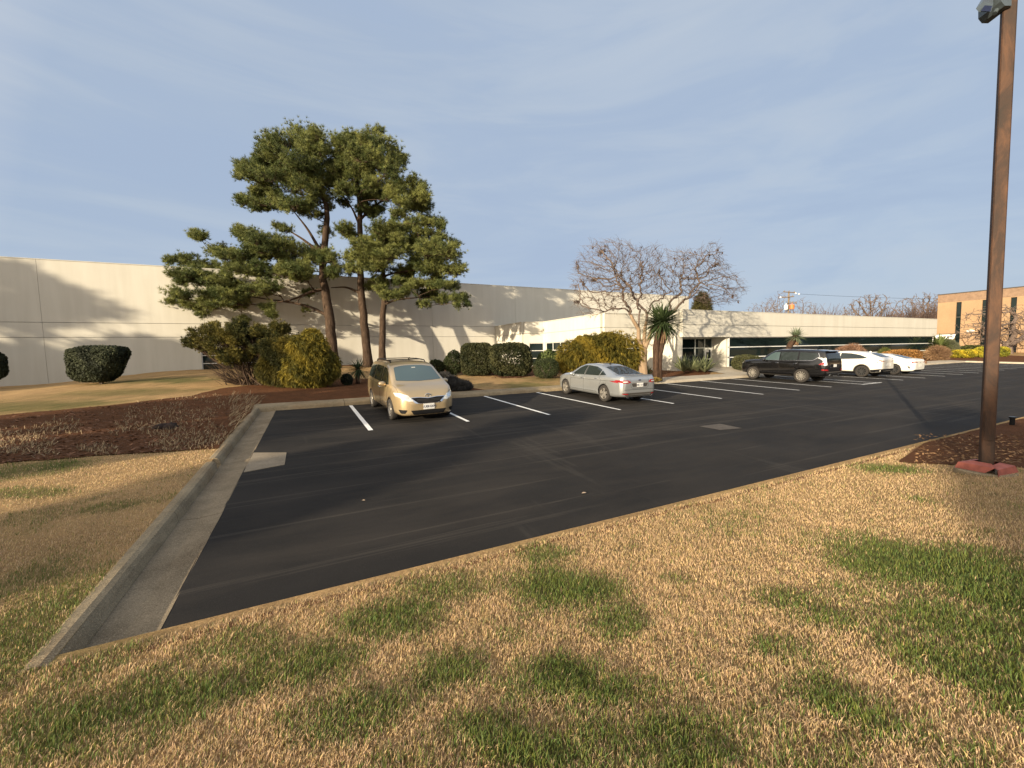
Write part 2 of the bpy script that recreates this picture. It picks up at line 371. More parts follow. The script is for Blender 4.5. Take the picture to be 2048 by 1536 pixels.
kp = [(-1.80,-.3),(-1.80,.085),(-1.785,.125),(-1.75,.145),(-1.67,.148),(-1.625,.13),(-1.60,.09),(-1.575,.0),(-1.56,-.3)]
mb = MB(); extrude(mb, kp, 4.02, 9.75, 'y', seed=1); extrude(mb, kp, 10.02, 17.3, 'y', seed=2); structure(mb.build('left_kerb', M['kerb'], smooth=False))
gp = [(-1.585,-.3),(-1.585,-.012),(-1.35,-.022),(-1.085,.004),(-1.085,-.3)]
mb = MB(); extrude(mb, gp, 4.05, 17.25, 'y', seed=3); structure(mb.build('gutter', M['gutter']))
fp = [(4.26,-.3),(4.24,.015),(4.225,.04),(4.20,.055),(4.15,.06),(4.125,.04),(4.11,-.3)]
mb = MB(); extrude(mb, fp, -2.0, 59.6, 'x', seed=4); structure(mb.build('front_kerb', M['gutter']))
bp = [(17.22,-.3),(17.22,.0),(17.26,.10),(17.31,.145),(17.38,.155),(17.7,.17),(17.98,.18),(18.0,-.3)]
mb = MB(); extrude(mb, bp, -1.80, 12.4, 'x', seed=5); structure(mb.build('back_kerb', M['kerb']))
wp = [(17.22,-.3),(17.22,.0),(17.25,.10),(17.29,.135),(17.38,.145),(18.1,.17),(18.62,.18),(18.63,-.3)]
mb = MB(); extrude(mb, wp, 12.4, 59.4, 'x', seed=6); structure(mb.build('pavement', M['walk']))
rp = [(59.38,-.3),(59.38,0),(59.42,.1),(59.48,.145),(59.7,.15),(59.7,-.3)]
mb = MB(); extrude(mb, rp, 4.2, 17.25, 'y', seed=7); structure(mb.build('right_kerb', M['walk']))
mb = MB(); V = [(-1.17,9.15,0),(-.50,9.36,0),(-.50,10.38,0),(-1.16,10.72,0)]
for a, b in ((-1.09, -.5),):
    P = [(x, y, float(lot_z(y))+.012) for x, y, _ in V]; mb.add(P+[(x, y, z-.2) for x, y, z in P], [(0,1,2,3)]); mb.add(P+[(x, y, z-.2) for x, y, z in P], [(0,4,5,1),(1,5,6,2),(2,6,7,3),(3,7,4,0)])
structure(mb.build('drain_pad', M['pad']))
mb = MB(); xs_ = np.arange(-1.7, 30, .2); V = []
for x in xs_:
    w = .05+.09*float(vnoise(x*1.7, 0, 3)); V += [(x, 4.125, float(gz(x, 4.1))-.09), (x, 4.10-w*.3, float(gz(x, 4.08))-.05), (x, 4.08-w, float(gz(x, 4.0))-.0), (x, 4.0-w, float(gz(x, 3.9))+.004), (x, 3.9-w, float(gz(x, 3.7))-.03)]
i = np.arange(len(xs_)-1)[:, None]*5; j = np.arange(4)[None]; mb.add(V, np.stack([i+j, i+5+j, i+6+j, i+1+j], -1).reshape(-1, 4)); structure(mb.build('soil_strip', M['soil'], smooth=True))
# entry walk
mb = MB(); xw = np.linspace(25.2, 30.2, 12); yw = np.linspace(18.6, 22.8, 10); V = [(x+(.35*(y-18.6) if x < 26 else 0)*.0, y, float(gz(27, y))*0+float(lot_z(18.6)+.18+.26*sstep(18.6, 20.8, y))) for x in xw for y in yw]
i, j = np.meshgrid(np.arange(11), np.arange(9), indexing='ij'); mb.add(V, np.stack([i*10+j, (i+1)*10+j, (i+1)*10+j+1, i*10+j+1], -1).reshape(-1, 4)); structure(mb.build('entry_path', M['walk']))
# ---- parking lines
def line(a, b, w=.105):
    a = np.array(a, float); b = np.array(b, float); d = (b-a)/np.linalg.norm(b-a); n = np.array([-d[1], d[0]])*w/2; mb = MB(); V = []; ns = 14
    for k in range(ns+1):
        p = a+(b-a)*k/ns; w_ = 1+.22*(float(vnoise(k*.9+a[0], b[0], 9))-.5)
        for sgn in (1, -1): q = p+n*sgn*w_; V.append((q[0], q[1], float(lot_z(q[1]))+.011))
    mb.add(V, [(2*k, 2*k+1, 2*k+3, 2*k+2) for k in range(ns)]); structure(mb.build('parking_line', M['paint']))
for x, y0 in [(1.45,11.95),(4.28,11.85),(7.05,11.65),(9.75,11.3),(12.5,11.45),(15.3,11.5),(18.05,11.5),(20.95,11.6),(23.7,11.6),(26.5,11.5),(28.05,11.5),(31.1,11.55),(33.8,11.5),(36.4,11.45),(39.0,11.4),(41.6,11.4)]+[(44.2+2.6*k, 11.5) for k in range(6)]:
    line((x+.05, y0), (x, 17.12), .13 if x < 2 else .105)
line((26.45, 11.5), (28.5, 11.5))
# patched drain cover in the asphalt
mb = MB(); P = [(9.62,7.62),(10.4,7.1),(11.0,7.75),(10.2,8.35)]
P = [lotp(*q)[:2] for q in ((1398,853),(1440,860.5),(1484,857),(1440,848))]
o = MB(); o.add([(p[0], p[1], float(lot_z(p[1]))+.009) for p in P], [(0,1,2,3)]); structure(o.build('asphalt_patch', plain('worn asphalt patch', (.075, .062, .05), .85, 0, .3, 14)))

# ---- mulch beds
def inside(poly, x, y):
    c = np.zeros(np.shape(x), bool); n = len(poly)
    for k in range(n):
        x0, y0 = poly[k]; x1, y1 = poly[(k+1) % n]
        t = ((y0 > y) != (y1 > y)); xx = (x1-x0)*(y-y0)/((y1-y0)+1e-12)+x0; c ^= t & (x < xx)
    return c
def sheet(name, poly, mat, dz=.02, res=.35, wob=.12, seed=0):
    poly = [np.array(p[:2], float) for p in poly]; B = []
    for k in range(len(poly)):
        a, b = poly[k], poly[(k+1) % len(poly)]; L = np.linalg.norm(b-a); m = max(1, int(L/res)); n = np.array([-(b-a)[1], (b-a)[0]])/(L+1e-9)
        for q in range(m):
            p = a+(b-a)*q/m; B.append(p+n*(0 if q == 0 else (float(fbm(p[0]*1.3, p[1]*1.3, seed, 3))-.5)*2*wob))
    B = np.array(B); x0, y0 = B.min(0); x1, y1 = B.max(0)
    gx, gy = np.meshgrid(np.arange(x0, x1, res), np.arange(y0, y1, res)); gx = gx.ravel()+RNG.uniform(-.3, .3, gx.size)*res; gy = gy.ravel()+RNG.uniform(-.3, .3, gy.size)*res
    k = inside(B, gx, gy); I = np.stack([gx[k], gy[k]], -1)
    allp = [Vector(p) for p in np.concatenate([B, I])]; r = delaunay_2d_cdt(allp, [], [list(range(len(B)))], 1, 1e-5)
    V = np.array([v[:] for v in r[0]]); Fc = np.array([f for f in r[2] if len(f) == 3])
    z = gz(V[:, 0], V[:, 1])+dz+(fbm(V[:, 0]*4, V[:, 1]*4, 3)-.5)*.02
    mb = MB(); mb.add(np.column_stack([V, z]), Fc); return structure(mb.build(name, mat, smooth=True)), B
G = lambda x, y: gpos(x, y)[:2]
bedL = [G(-150,852),G(0,832),G(180,815),G(380,793),G(440,778),G(560,764),G(700,757),G(860,761),G(925,772),(7.6,18.02),(3,18.02),(-1.82,18.02),(-1.82,14),(-1.82,10.9),G(200,912),G(0,928),G(-150,940)]
sheet('mulch_bed', bedL, M['mulch'], .022, .35, .15, 1)
bedM = [G(840,742),G(905,747),G(985,750),G(1002,757),G(1040,756),G(1080,748),G(1140,746),G(1255,759),G(1310,758),G(1360,755),G(1418,750),(25.1,19.6),(25.1,21.3),(23.9,21.4),(23.9,24.9),(19.9,25.1),(19.9,33.4),(18,34),(18,39.9),(2,39.9)]
sheet('mulch_bed', bedM, M['mulch'], .022, .45, .15, 2)
sheet('mulch_bed', [(43,18.7),(59.6,18.7),(59.75,17.0),(59.75,3),(60,-4),(74,-4),(80,8),(80,30),(66,28),(65,21.3),(43,21.3)], M['mulch'], .02, .9, .25, 3)
sheet('mulch_bed', [G(1797,925),G(1830,928),G(1880,929),G(1930,932),G(2048,936),G(2400,955),(24,4.04),(12,4.04)], M['mulch'], .015, .2, .03, 4)
mb_ = [(31.5,18.7),(31.5,19.5),(30.4,21.3),(43,21.3),(43,18.7)]
sheet('mulch_bed', mb_, M['mulch'], .018, .45, .1, 5)

# ---- grass blades (uncountable)
def in_beds(x, y):
    return inside(bedL, x, y)
def blades(n, xr, yr, ell, hmul=1.0, wmul=1.0, dens=None, seed=0):
    r = np.random.default_rng(seed)
    x = r.uniform(*xr, n); y = r.uniform(*yr, n)
    if dens is not None: k = r.random(n) < dens(x, y); x, y = x[k], y[k]
    P = np.stack([x, y, gz(x, y)], -1); d = P-CAMP; k_ = d @ fw; u = 1024+F*(d @ RT)/np.maximum(k_, .01); v = 768-F*(d @ UP)/np.maximum(k_, .01)
    vis = (k_ > .4) & (u > -450) & (u < 2500) & (v < 2300); x, y, P, k_ = x[vis], y[vis], P[vis], k_[vis]
    g = green_mask(x, y); m = len(x); isg = r.random(m) < np.clip(g*1.12, 0.04, .90)
    tall = np.where(isg, r.uniform(.025, .062, m), r.uniform(.014, .040, m))*hmul
    clump = fbm(x*7, y*7, 77); tall *= (.55+.9*clump)
    wd = np.where(isg, r.uniform(.0016, .0030, m), r.uniform(.0015, .0030, m))*wmul*np.maximum(1, k_/5.5)
    a = r.uniform(0, 2*math.pi, m); lean = r.uniform(.15, 1.0, m)*np.where(isg, .8, 1.1); la = r.normal(.6, 1.3, m)
    side = np.stack([np.cos(a), np.sin(a), 0*a], -1)*wd[:, None]; ld = np.stack([np.cos(la), np.sin(la), 0*la], -1)*(tall*lean)[:, None]
    up = np.array([0, 0, 1.0])
    V = np.stack([P-side-up*.01, P+side-up*.01, P+ld*.35-side*.8+up*tall[:, None]*.6, P+ld*.35+side*.8+up*tall[:, None]*.6, P+ld+up*tall[:, None]*.95], 1)
    straw = np.array([.68, .495, .285])*r.uniform(.65, 1.25, (m, 1))*np.stack([np.ones(m), r.uniform(.93, 1.06, m), r.uniform(.8, 1.15, m)], -1)
    gr = np.array([.14, .19, .05])*r.uniform(.6, 1.35, (m, 1))*np.stack([r.uniform(.8, 1.35, m), np.ones(m), r.uniform(.7, 1.2, m)], -1)
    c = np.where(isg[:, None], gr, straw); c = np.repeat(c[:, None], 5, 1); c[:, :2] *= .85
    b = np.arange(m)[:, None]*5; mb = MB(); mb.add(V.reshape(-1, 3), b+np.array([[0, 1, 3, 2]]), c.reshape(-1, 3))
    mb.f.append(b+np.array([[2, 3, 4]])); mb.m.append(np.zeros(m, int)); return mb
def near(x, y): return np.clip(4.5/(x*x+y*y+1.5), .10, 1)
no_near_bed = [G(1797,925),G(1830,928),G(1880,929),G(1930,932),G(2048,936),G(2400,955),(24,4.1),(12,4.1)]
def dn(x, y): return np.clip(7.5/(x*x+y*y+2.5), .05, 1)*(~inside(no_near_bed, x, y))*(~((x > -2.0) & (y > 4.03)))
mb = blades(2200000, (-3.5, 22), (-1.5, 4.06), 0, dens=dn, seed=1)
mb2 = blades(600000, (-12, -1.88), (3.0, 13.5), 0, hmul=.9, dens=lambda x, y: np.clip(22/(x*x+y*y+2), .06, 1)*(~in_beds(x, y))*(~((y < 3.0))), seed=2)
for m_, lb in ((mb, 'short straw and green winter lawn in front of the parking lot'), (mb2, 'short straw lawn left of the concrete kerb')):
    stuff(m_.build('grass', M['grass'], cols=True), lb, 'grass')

# ---- cut dead stalks in the left mulch bed
def stalks(n, seed):
    r = np.random.default_rng(seed); mb = MB(); c = 0
    while c < n:
        px = r.uniform(-20, 560); py = r.uniform(790, 925); w = float(fbm(px*.015, py*.05, 5)); corner = px > 455 and py < 880
        if not corner and w+r.normal(0, .05) < .53: continue
        if corner and r.random() < .2: px = r.uniform(455, 560)
        g = gpos(px, py)
        if g[0] > -1.66 or not inside(bedL, np.array([g[0]]), np.array([g[1]]))[0]: continue
        if corner and g[0] > -3.2 and False: continue
        rep = 1
        for _ in range(rep):
            L = r.uniform(.03, .13)*(2.2 if corner else 1); tilt = r.uniform(0, 1.1) if not corner else r.uniform(.4, 1.2); az = r.normal(.2, 1.6) if not corner else r.normal(.2, .6)
            d = np.array([math.cos(az)*math.sin(tilt), math.sin(az)*math.sin(tilt), math.cos(tilt)])*L
            q = r.uniform(.55, 1.2); mb.tube([g, g+d*.5+[0, 0, .01], g+d], [.008, .007, .005], 3, np.array([.44, .33, .20])*q*r.uniform(.5, 1.2), cap=False)
        c += 1
    return mb
stuff(stalks(2600, 3).build('dead_stalks', M['dry'], cols=True), 'pale cut stalks sticking out of the brown mulch bed', 'dead stalks')
def chips(n, seed, region, col, s=.03, bed=None):
    r = np.random.default_rng(seed); mb = MB(); c = 0
    while c < n:
        px = r.uniform(region[0], region[1]); py = r.uniform(region[2], region[3]); g = gpos(px, py, .03)
        if bed is not None and not (inside(bed, np.array([g[0]]), np.array([g[1]]))[0] and g[0] < -1.95): c += .2; continue
        a = r.uniform(0, 6.28); L = r.uniform(.4, 1.6)*s; w = L*r.uniform(.25, .6); u = np.array([math.cos(a), math.sin(a), r.uniform(-.3, .5)])*L; v = np.array([-math.sin(a), math.cos(a), r.uniform(-.4, .4)])*w
        mb.add([g-u, g+v, g+u, g-v], [(0, 1, 2, 3)], np.array(col)*r.uniform(.4, 1.3)); c += 1
    return mb
m_ = chips(900, 5, (1830, 2060, 868, 925), (.30, .17, .08), .03); stuff(m_.build('leaf_litter', M['dry'], cols=True), 'dry leaf litter on the mulch beside the lamp post', 'leaf litter')
m_ = chips(2600, 6, (-10, 560, 795, 925), (.20, .10, .055), .05, bedL); stuff(m_.build('bark_chips', M['dry'], cols=True), 'brown bark chips over the left mulch bed', 'bark chips')
m_ = chips(500, 7, (985, 1130, 744, 756), (.20, .11, .08), .07); stuff(m_.build('leaf_litter', M['dry'], cols=True), 'brown leaf litter in front of the dark clipped hedges', 'leaf litter')
# ================================================================== BUILDINGS
def strip_wall(mb, a, b, bands, t=.25, z_joint=()):
    """wall slabs along a->b (outer face on the left side of travel is a->b line itself), split in height at the grooves"""
    for z0, z1 in bands: mb.obox(a, b, t, z0, z1)
    return mb
# ---- warehouse (tall, at the back)
wh = thing('warehouse', 'tall windowless cream concrete warehouse standing behind the pines', 'building', (0, 40, 0))
def W(mb, name, mat, parent, **k): return mb.build(name, mat, parent, loc=parent.location, **k)
WX0, WX1, WY, WT = -64.0, 46.5, 40.0, 9.03
g = .028
mb = MB()
def pan(x0, x1, z0, z1): mb.box(x0, x1, WY, WY+.25, z0, z1)
joints = [WX0]+[x for x in np.arange(-52.5, 40, 9.1)]+[WX1]
wx0, wx1, wz0, wz1 = -7.35, -3.3, 1.0, 2.87
for a, b in zip(joints[:-1], joints[1:]):
    a_, b_ = a+.008, b-.008
    pan(a_, b_, 4.78+g/2, WT); pan(a_, b_, 3.75+g/2, 4.78-g/2)
    z0, z1 = -.4, 3.75-g/2
    segs = [(a_, b_)]
    if a_ < wx1 and b_ > wx0: segs = [s for s in ((a_, min(b_, wx0)), (max(a_, wx1), b_)) if s[1] > s[0]+.02]; pan(max(a_, wx0), min(b_, wx1), wz1, z1); pan(max(a_, wx0), min(b_, wx1), z0, wz0)
    for s in segs: pan(s[0], s[1], z0, z1)
mb.box(WX1-.25, WX1, WY+.25, 90, -.4, WT)
W(mb, 'wall', M['wall'], wh)
mb = MB(); mb.box(WX0+.02, WX1-.26, WY+.27, WY+.3, -.4, WT-.05); W(mb, 'wall_backing', M['groove'], wh)
mb = MB(); mb.box(WX0, WX1-.26, WY+.31, 90, WT-.4, WT-.3); W(mb, 'roof', M['roof'], wh)
mb = MB(); mb.box(WX0, WX1+.04, WY-.03, WY+.30, WT+.003, WT+.05); W(mb, 'parapet_cap', M['wall'], wh)
wn = MB(); wn.box(wx0+.05, wx1-.05, WY+.13, WY+.16, wz0+.05, wz1-.05); wo = W(wn, 'window', M['glass'], wh)
fr = MB()
for z in (wz0, 1.66, 2.28, wz1-.05): fr.box(wx0+.05, wx1-.05, WY+.08, WY+.20, z, z+.05)
fr.box(wx0, wx0+.05, WY+.08, WY+.2, wz0, wz1); fr.box(wx1-.05, wx1, WY+.08, WY+.2, wz0, wz1); fr.build('frame', M['white'], wo, loc=wh.location)

# ---- office (low, stepped towards the entrance)
of = thing('office_building', 'low cream office wing with dark ribbon windows and a recessed entrance', 'building', (24, 21.4, 0))
OT, ZL, ZW, ZB = 4.78, 3.75, 2.87, .52
FX1 = 64.5
mb = MB(); glass = []; frames = []
path = [(18.1, 40.0), (18.1, 34.0), (20.0, 33.5), (20.0, 25.0), (24.0, 25.0), (24.0, 21.4), (FX1, 21.4)]
def band(a, b, z0, z1, t=.22): mb.obox(b, a, t, z0, z1, off=-t)
def wing(a, b, win=None, e0=0, e1=0):
    a = np.array(a, float); b = np.array(b, float); d = (b-a)/np.linalg.norm(b-a); a = a+d*e0; b = b-d*e1
    band(a, b, ZL+g/2, OT); band(a, b, ZW, ZL-g/2)
    if win is None: band(a, b, -.2, ZW-.002)
    else:
        p = a+d*win[0]; q = b-d*win[1]
        if win[0] > .01: band(a, p, -.2, ZW-.002)
        if win[1] > .01: band(q, b, -.2, ZW-.002)
        band(p, q, -.2, win[2]); ribbon(p, q, win[2], ZW, win[3] if len(win) > 3 else None)
NG = []
def ribbon(p, q, z0, z1, vert=None, rows=3, thick=.05):
    L = np.linalg.norm(q-p); d = (q-p)/L; gm = MB(); gm.obox(q, p, .02, z0+.02, z1-.02, off=-.12)
    o = gm.build('window', M['glass'], of, loc=of.location); f = MB()
    for k in range(rows+1):
        z = z0+(z1-z0)*k/rows; zz = min(max(z-thick/2, z0), z1-thick); f.obox(q, p, .10, zz, zz+thick, off=-.15)
    for s in (vert if vert else []): f.obox(p+d*(s+.03), p+d*(s-.03), .096, z0+thick+.002, z1-thick-.002, off=-.148)
    for s in (0, L-.06): f.obox(p+d*(s+.06), p+d*s, .10, z0+thick+.002, z1-thick-.002, off=-.15)
    f.build('frame', M['white'], o, loc=of.location)
wing(path[0], path[1], e1=.0)
wing(path[1], path[2], (.45, .12, .75))
wing(path[2], path[3], (.5, .35, .75, [1.2, 2.4, 3.6, 4.8, 6.0]), e0=.0)
wing(path[3], path[4], (.3, .28, .75, [.7, 1.9, 2.6]), e0=.0)
wing(path[4], path[5], None, e1=.0)
# front: header band over everything, entrance recess 24.25..28.9, then the long ribbon window
a, b = np.array([24.0, 21.4]), np.array([FX1, 21.4]); band(a, b, ZL+g/2, OT, .25); band(a, b, ZW, ZL-g/2, .25)
EX0, EX1, EY = 24.28, 28.95, 22.62
mb.box(24.0, EX0, 21.403, 21.65, -.2, ZW-.002)                       # left jamb
mb.box(EX0-.02, EX0+.0, 21.65, EY, -.2, ZW-.002)
mb.box(EX1, EX1+.22, 21.403, EY, -.2, ZW-.002)                       # right return wall
mb.box(EX0, EX1, 21.65, EY+.3, ZW+.001, ZW+.08)                      # soffit
mb.box(FX1-.35, FX1, 21.403, 21.65, -.2, ZW-.002)
mb.box(EX1+.22, FX1-.35, 21.43, 21.65, -.2, ZB)
mb.box(FX1-.25, FX1, 21.66, 38, -.2, OT)
o = mb.build('wall', M['wall2'], of, loc=of.location)
ribbon(np.array([EX1+.22, 21.45]), np.array([FX1-.35, 21.45]), ZB, ZW, [], 3, .07)
mb = MB()
for q0, q1 in zip(path[:-1], path[1:]): mb.obox(q1, q0, .05, ZL-.05, ZL+.05, off=-.2)
mb.build('reveal', M['groove'], of, loc=of.location)
mb = MB()
for q0, q1 in zip(path[:-1], path[1:]): mb.obox(q1, q0, .30, OT+.003, OT+.045, off=-.27)
mb.build('parapet_cap', M['wall2'], of, loc=of.location)
rf = [(18.3,39.9),(18.3,34.1),(20.2,33.7),(20.2,25.2),(24.2,25.2),(24.2,21.7),(64.2,21.7),(64.2,38),(46.6,38),(46.4,39.9)]
mb = MB(); mb.add([(x, y, OT-.35) for x, y in rf], [list(range(len(rf)))[::-1]]); mb.build('roof', M['roof'], of, loc=of.location)
# entrance glazing: three bays, the right one a door
mb = MB(); mb.box(EX0, EX1, EY+.05, EY+.07, .45, ZW-.01); win = mb.build('window', M['glass'], of, loc=of.location)
def fx(px): return float(at_y(px, 700, EY)[0])
mb = MB(); m1, m2, m3 = fx(1390.5), fx(1409.3), fx(1421)
for x, w in ((EX0, .07), (m1-.05, .10), (m2-.05, .10), (EX1-.07, .07)): mb.box(x, x+w, EY, EY+.12, .45, ZW-.01)
mb.box(EX0+.07, EX1-.07, EY+.002, EY+.118, 2.05, 2.11); mb.box(EX0+.07, EX1-.07, EY+.002, EY+.118, ZW-.10, ZW-.012)
mb.build('frame', plain('grey storefront frame', (.42, .44, .42), .4, .3, .05), win, loc=of.location)
mb = MB(); dx0, dx1 = m2+.055, EX1-.075
for x in (dx0, dx1-.09): mb.box(x, x+.09, EY-.03, EY+.02, .46, 2.04)
for z0, z1 in ((.46, .66), (1.16, 1.24), (1.95, 2.04)): mb.box(dx0+.092, dx1-.092, EY-.028, EY+.018, z0, z1)
dr = mb.build('door', M['white'], of, loc=of.location)
mb = MB(); mb.box(dx0+.091, dx1-.091, EY-.008, EY-.002, .67, 1.94); mb.build('pane', M['glass'], dr, loc=of.location)
mb = MB(); mb.tube([(dx0+.13, EY-.05, 1.25), (dx0+.13, EY-.09, 1.3), (dx0+.13, EY-.09, 1.55), (dx0+.13, EY-.05, 1.6)], .014, 6); mb.build('handle', M['chrome'], dr, loc=of.location)
mb = MB(); mb.box(dx0+.12, dx0+.42, EY-.014, EY-.010, 1.74, 1.92); mb.build('notice', M['plate'], dr, loc=of.location)
def text_obj(name, s, size, loc, rot, mat, parent, ext=.006, ploc=None):
    cu = bpy.data.curves.new(name, 'FONT'); cu.body = s; cu.size = size; cu.extrude = ext; cu.align_x = 'CENTER'; cu.align_y = 'CENTER'; cu.offset = size*.012
    tmp = bpy.data.objects.new(name, cu); COL.objects.link(tmp); dg = bpy.context.evaluated_depsgraph_get(); me = bpy.data.meshes.new_from_object(tmp.evaluated_get(dg)); bpy.data.objects.remove(tmp)
    me.materials.clear(); me.materials.append(mat); me.name = name; o = bpy.data.objects.new(name, me); COL.objects.link(o); o.rotation_euler = rot; o.location = loc
    if parent: o.parent = parent
    return o
o = text_obj('house_number', '5358', .34, np.array([EX1+.73, 21.53, 2.62])-np.array([24, 21.4, 0]), (math.pi/2, 0, 0), plain('pale lettering', (.5, .5, .48), .5), of, .005)
for px, py in ((1461, 664.5), (1833, 666)):
    P = at_y(px, py, 21.4); mb = MB(); x, z = P[0], P[2]
    mb.add([(x-.16,21.40,z+.10),(x+.16,21.40,z+.10),(x-.16,21.18,z+.03),(x+.16,21.18,z+.03),(x-.16,21.20,z-.07),(x+.16,21.20,z-.07),(x-.16,21.4,z-.10),(x+.16,21.4,z-.10)], [(0,1,3,2),(2,3,5,4),(4,5,7,6)])
    mb.add([(x-.16,21.40,z+.10),(x-.16,21.18,z+.03),(x-.16,21.20,z-.07),(x-.16,21.4,z-.10)], [(0,1,2,3)]); mb.add([(x+.16,21.40,z+.10),(x+.16,21.18,z+.03),(x+.16,21.20,z-.07),(x+.16,21.4,z-.10)], [(3,2,1,0)])
    mb.build('wall_lamp', M['bronze'], of, loc=of.location)

# ---- brick building on the right
bb = thing('brick_office_building', 'three storey tan brick building with tall dark slot windows, beyond the lot', 'building', (95.5, 31, 0))
BX, BT = 95.5, 0
BT = float(at_x(1874, 591, BX)[2]); By1 = float(at_x(1874, 640, BX)[1]); By0 = 11.0
def yz(px, py): P = at_x(px, py, BX); return float(P[1]), float(P[2])
slots = []
for l, r_, t_, b_ in ((1913, 1923.5, 604.5, 694), (1965, 1976, 600, 690), (2022, 2034.5, 595, 690)):
    slots.append((yz(r_, t_)[0], yz(l, t_)[0], yz(l, b_)[1], yz(l, t_)[1]))
zb = yz(1874, 606)[1]
mb = MB(); cur = By1
for y0, y1, z0, z1 in slots:
    mb.box(BX, BX+.35, y1, cur, -.5, zb-.03); mb.box(BX, BX+.35, y0, y1, z1, zb-.03); mb.box(BX, BX+.35, y0, y1, -.5, z0); cur = y0
for k in range(1):
    y1 = cur-3.8; y0 = y1-1.6; mb.box(BX, BX+.35, y1, cur, -.5, zb-.03); mb.box(BX, BX+.35, y0, y1, slots[0][3], zb-.03); mb.box(BX, BX+.35, y0, y1, -.5, .9); slots.append((y0, y1, .9, slots[0][3])); cur = y0
mb.box(BX, BX+.35, By0, cur, -.5, zb-.03); mb.box(BX+.36, BX+35, By1-.35, By1, -.5, BT-.05)
mb.build('wall', M['brick'], bb, loc=bb.location)
mb = MB(); mb.box(BX-.02, BX+.35, By0, By1+.02, zb, BT); mb.box(BX-.012, BX+.34, By0, By1, zb-.028, zb-.002); mb.build('brick_band', M['brickdark'], bb, loc=bb.location)
mb = MB(); mb.box(BX-.08, BX+.4, By0, By1+.08, BT+.002, BT+.14); mb.build('parapet_cap', M['bronze'], bb, loc=bb.location)
mb = MB(); mb.box(BX+.36, BX+35, By0, By1-.36, BT-.5, BT-.4); mb.build('roof', M['roof'], bb, loc=bb.location)
for y0, y1, z0, z1 in slots:
    mb = MB(); mb.box(BX+.20, BX+.23, y0, y1, z0, z1); o = mb.build('window', M['glass'], bb, loc=bb.location)
    for q in (.33, .66): mb = MB(); zz = z0+(z1-z0)*q; mb.box(BX+.14, BX+.19, y0, y1, zz, zz+.12); mb.build('mullion', M['bronze'], o, loc=bb.location)
P = at_x(1941, 662, BX); mb = MB(); mb.sphere((BX-.1, P[1], P[2]), (.15, .5, .22)); mb.build('wall_lamp', M['ballwhite'], bb, loc=bb.location)
for l, r_ in ((2015, 2034),):
    ya, za = yz(l, 680); yb, _ = yz(r_, 680); mb = MB(); mb.box(BX-.06, BX-.01, yb, ya, .3, za); mb.build('door', M['black'], bb, loc=bb.location)
# awning-like sign beside it
sg = at_depth(1890, 674, 66.0); zs = .4
sgn = thing('entrance_sign', 'white sign board with small dark lettering on dark posts by the brick building', 'sign', (sg[0], sg[1], zs))
u = np.array([.30, -.954, 0]); hw, hh = 1.15, .38; c = np.array([sg[0], sg[1], sg[2]]); mb = MB(); n_ = np.array([-.954, -.30, 0])
def brd(c, hw, hh, t, taper=0): return [c-u*hw+[0,0,hh], c+u*hw+[0,0,hh], c+u*(hw-taper)-[0,0,hh], c-u*(hw-taper)-[0,0,hh]]
q = np.array(brd(c, hw, hh, 0, .2)); mb.add(np.concatenate([q+n_*.04, q-n_*.04]), [(0,1,2,3),(7,6,5,4),(0,4,5,1),(1,5,6,2),(2,6,7,3),(3,7,4,0)]); mb.build('board', M['plate'], sgn, loc=sgn.location)
mb = MB()
for s_ in (-1, 1): mb.tube([c+u*hw*s_*.8+[0,0,-hh], np.array([c[0], c[1], zs-.1])+u*hw*s_*.8], .06, 6)
mb.tube([c-u*(hw+.1)+[0,0,hh+.06], c+u*(hw+.2)+[0,0,hh+.06]], .07, 6); mb.build('post', M['bronze'], sgn, loc=sgn.location)
mb = MB()
for k in range(5):
    p = c+u*(-.75+.36*k)+n_*.05; mb.add([p+u*.12+[0,0,.1], p-u*.12+[0,0,.1], p-u*.12-[0,0,.1], p+u*.12-[0,0,.1]], [(0,1,2,3)])
p = c+n_*.048; mb.add([p+u*.9-[0,0,.14], p-u*.9-[0,0,.14], p-u*.9-[0,0,.16], p+u*.9-[0,0,.16]], [(0,1,2,3)])
mb.build('lettering', M['ink'], sgn, loc=sgn.location)
# ================================================================== VEGETATION
def unit(a): return a/(np.linalg.norm(a, axis=-1, keepdims=True)+1e-9)
def rand_dirs(r, n): return unit(r.normal(size=(n, 3)))
def tufts(mb, C, A, r, nn, ln, wd, col, spread=.9, lift=.0):
    """star-shaped needle tufts: C centres, A axes"""
    m = len(C); C = np.repeat(C, nn, 0); A = np.repeat(A, nn, 0); d = unit(A+rand_dirs(r, m*nn)*spread); L = r.uniform(.6, 1.15, (m*nn, 1))*ln
    s = unit(np.cross(d, rand_dirs(r, m*nn)))*wd*.5
    V = np.stack([C-s, C+s, C+d*L+np.array([0, 0, lift])], 1).reshape(-1, 3)
    cc = np.repeat(np.repeat(col, nn, 0)*r.uniform(.7, 1.25, (m*nn, 1)), 3, 0)
    mb.add(V, np.arange(m*nn)[:, None]*3+np.arange(3)[None], cc)
def leaves(mb, C, r, size, col, N=None, flat=0.0, asp=.55, droop=0.0):
    m = len(C); d = rand_dirs(r, m); d[:, 2] *= (1-flat)
    if droop: d[:, 2] -= droop
    d = unit(d); o = unit(np.cross(d, rand_dirs(r, m)))
    if N is not None:
        n = unit(N+rand_dirs(r, m)*.8); d = unit(d-n*(d*n).sum(1, keepdims=True)); o = np.cross(n, d)
    L = r.uniform(.6, 1.3, (m, 1))*size; V = np.stack([C-d*L*.5, C+o*L*asp*.5, C+d*L*.5, C-o*L*asp*.5], 1).reshape(-1, 3)
    mb.add(V, np.arange(m)[:, None]*4+np.arange(4)[None], np.repeat(col, 4, 0))
